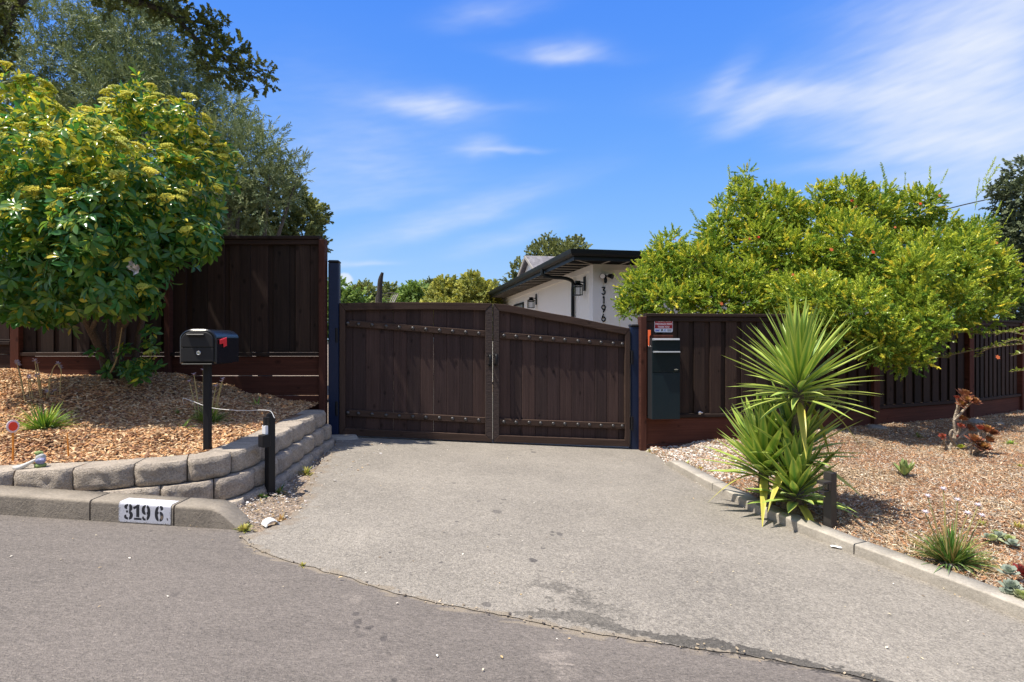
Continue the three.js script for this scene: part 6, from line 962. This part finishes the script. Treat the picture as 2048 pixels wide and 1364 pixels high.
// ---------------------------------------------------------------- loose ground cover
{
  const chip = (l, w, h, seed) => { const g = new THREE.BoxGeometry(l, h, w, 3, 1, 2), q = g.attributes.position, r = rng(seed), n = [r() * 9, r() * 9]; for (let i = 0; i < q.count; i++) { const x = q.getX(i), z = q.getZ(i), t = 1 - 0.55 * Math.pow(Math.abs(x) / (l / 2), 2) * (0.6 + 0.6 * noise(n[0], x * 20)); q.setXYZ(i, x + 0.1 * l * noise(z * 60, n[1]), q.getY(i) + 0.16 * l * noise(x * 22 + n[0], z * 40, n[1]), z * t); } g.computeVertexNormals(); return g; };
  const mat = std(lin(1, 1, 1), { roughness: 0.95 });
  const scatter = (name, label, geos, n, x0, x1, z0, z1, height, keep, tones, seed, size, flat = 0.35, near = 0, patchy = 0) => {
    const r = rng(seed), per = geos.map(() => []), g = new THREE.Group(); g.name = numbered(name); g.userData = { kind: 'stuff', label }; scene.add(g); let made = 0;
    for (let i = 0; i < n * 6 && made < n; i++) { const z = lerp(z0, z1, near ? 1 - Math.pow(r(), near) : r()), x = lerp(x0, x1, r()); if (!keep(x, z, r)) continue; made++; const p = V(x, height(x, z) + 0.004 + 0.014 * r() * r(), z), q = new THREE.Quaternion().setFromEuler(new THREE.Euler((r() - 0.5) * flat * 2, r() * 6.28, (r() - 0.5) * flat * 2)), c = tones[clamp(Math.floor(Math.pow(r(), 1.15) * tones.length + (patchy ? (fbm(x * 1.3, z * 1.3, seed, 3) + 0.05) * patchy : 0)), 0, tones.length - 1)], k = 0.7 + 0.6 * r(); per[Math.floor(r() * geos.length)].push({ m: place(p, q, lerp(size[0], size[1], r() * r())), c: lin(c[0] * k, c[1] * k, c[2] * k) }); }
    per.forEach((l, i) => copies('chips', geos[i], mat, l, g));
  };
  const seen = (x, z, m = 0.4) => Math.abs(x) < -z * 0.9 + m + 0.4;
  const bark3 = [chip(0.06, 0.022, 0.007, 1), chip(0.045, 0.018, 0.006, 2), chip(0.075, 0.02, 0.006, 3), chip(0.03, 0.018, 0.006, 4)];
  scatter('bark_mulch', 'coarse tan bark chips covering the raised bed', bark3, 52000, -6.4, -1.7, -6.5, -3.35, leftBed, (x, z) => seen(x, z) && inLeft(x, z) > 0.235, [[0.5, 0.32, 0.17], [0.58, 0.4, 0.23], [0.36, 0.18, 0.085], [0.45, 0.24, 0.1], [0.28, 0.14, 0.07], [0.52, 0.28, 0.12], [0.62, 0.46, 0.28], [0.24, 0.13, 0.08]], 901, [0.4, 1.05], 0.45);
  const sh = [chip(0.055, 0.008, 0.004, 11), chip(0.04, 0.006, 0.004, 12), chip(0.08, 0.006, 0.004, 13), chip(0.022, 0.013, 0.005, 14)];
  scatter('shredded_mulch', 'fine reddish shredded mulch on the sloping bed', sh, 120000, 1.5, 9.5, -9.6, -2.1, rightBed, (x, z, r) => seen(x, z) && inRight(x, z) > 0.01 && streetSide(x, z) > 0.03 && (streetSide(x, z) > 0.7 || r() < 0.5), [[0.4, 0.29, 0.18], [0.54, 0.42, 0.28], [0.3, 0.2, 0.12], [0.46, 0.36, 0.26], [0.2, 0.13, 0.08], [0.62, 0.53, 0.4], [0.42, 0.39, 0.34], [0.44, 0.25, 0.13], [0.42, 0.2, 0.09], [0.5, 0.31, 0.17], [0.3, 0.17, 0.1]], 902, [0.45, 1.1], 0.5, 0, 14);
  const peb = (s, seed) => { const g = new THREE.IcosahedronGeometry(s, 1), q = g.attributes.position; for (let i = 0; i < q.count; i++) { const w = 1 + 0.45 * noise(q.getX(i) / s + seed, q.getY(i) / s, q.getZ(i) / s); q.setXYZ(i, q.getX(i) * w, q.getY(i) * w * 0.65, q.getZ(i) * w); } g.computeVertexNormals(); return g; };
  const pebs = [peb(0.013, 1), peb(0.018, 5), peb(0.009, 9)], gravelTones = [[0.5, 0.46, 0.42], [0.62, 0.57, 0.5], [0.4, 0.35, 0.32], [0.55, 0.42, 0.34], [0.45, 0.43, 0.42]];
  scatter('gravel', 'loose pale gravel between the kerb start and the parcel box', pebs, 3200, 1.5, 3.0, -7.2, -5.2, rightBed, (x, z, r) => inRight(x, z) > -0.02 && streetSide(x, z) > 0.03 && r() < smooth(3.0, 2.1, x + 0.5 * noise(x * 3, z * 3)), gravelTones, 903, [0.5, 1.2]);
  const edgeFlat = (x) => plane(x) + 0.0;
  const wallSide = (x, z) => -inLeft(x, z), dirt = (x, z) => { const [d, , s] = segDist(DRIVE_EDGE, x, z); return s > 0 ? -d : d; };
  scatter('dirt_debris', 'dirt, grit and dry bark bits between the block wall and the driveway', [...pebs.slice(0, 1), peb(0.006, 3), bark3[3], sh[1]], 1000, -1.95, -1.1, -6.1, -3.3, edgeFlat, (x, z, r) => wallSide(x, z) > 0.06 && wallSide(x, z) < 0.62 && (Math.abs(dirt(x, z)) < 0.06 ? r() < 0.5 : dirt(x, z) < 0 || r() < 0.06), [...gravelTones, [0.5, 0.36, 0.2], [0.35, 0.24, 0.14], [0.6, 0.5, 0.36]], 904, [0.3, 0.85]);
  const alongSeam = (x, z, r) => { const [d] = segDist(SEAM, x, z); return d < 0.02 + 0.03 * noise(x * 3, 5) && r() < 0.6; };
  scatter('seam_grit', 'grit and dry bits caught in the joint between street and driveway', [peb(0.003, 2), peb(0.005, 7), sh[3]], 1700, -1.7, 2.0, -3.3, -1.9, edgeFlat, alongSeam, [[0.34, 0.27, 0.18], [0.22, 0.18, 0.14], [0.42, 0.34, 0.24], [0.1, 0.085, 0.08]], 905, [0.4, 1.0]);
  scatter('leaf_litter', 'scattered dry leaf flecks and grit on the asphalt', [leafGeo(0.02, 0.01, { segs: 2 }).rotateX(-1.5), leafGeo(0.012, 0.008, { segs: 2 }).rotateX(-1.6), peb(0.003, 4)], 300, -3.2, 2.6, -6.6, -1.9, (x) => plane(x) + 0.002, (x, z, r) => inRight(x, z) < -0.02 && wallSide(x, z) > 0.2 && z > -6.5 && (Math.abs(inRight(x, z)) < 0.18 || r() < 0.16), [[0.7, 0.6, 0.4], [0.75, 0.7, 0.6], [0.5, 0.36, 0.2], [0.25, 0.18, 0.12], [0.6, 0.42, 0.2]], 906, [0.6, 1.3], 0.15);
}
// ---------------------------------------------------------------- shadows on, draw
scene.traverse((o) => { if (o.isMesh) { o.castShadow = true; o.receiveShadow = true; } });
scene.updateMatrixWorld(true);
renderer.render(scene, camera);
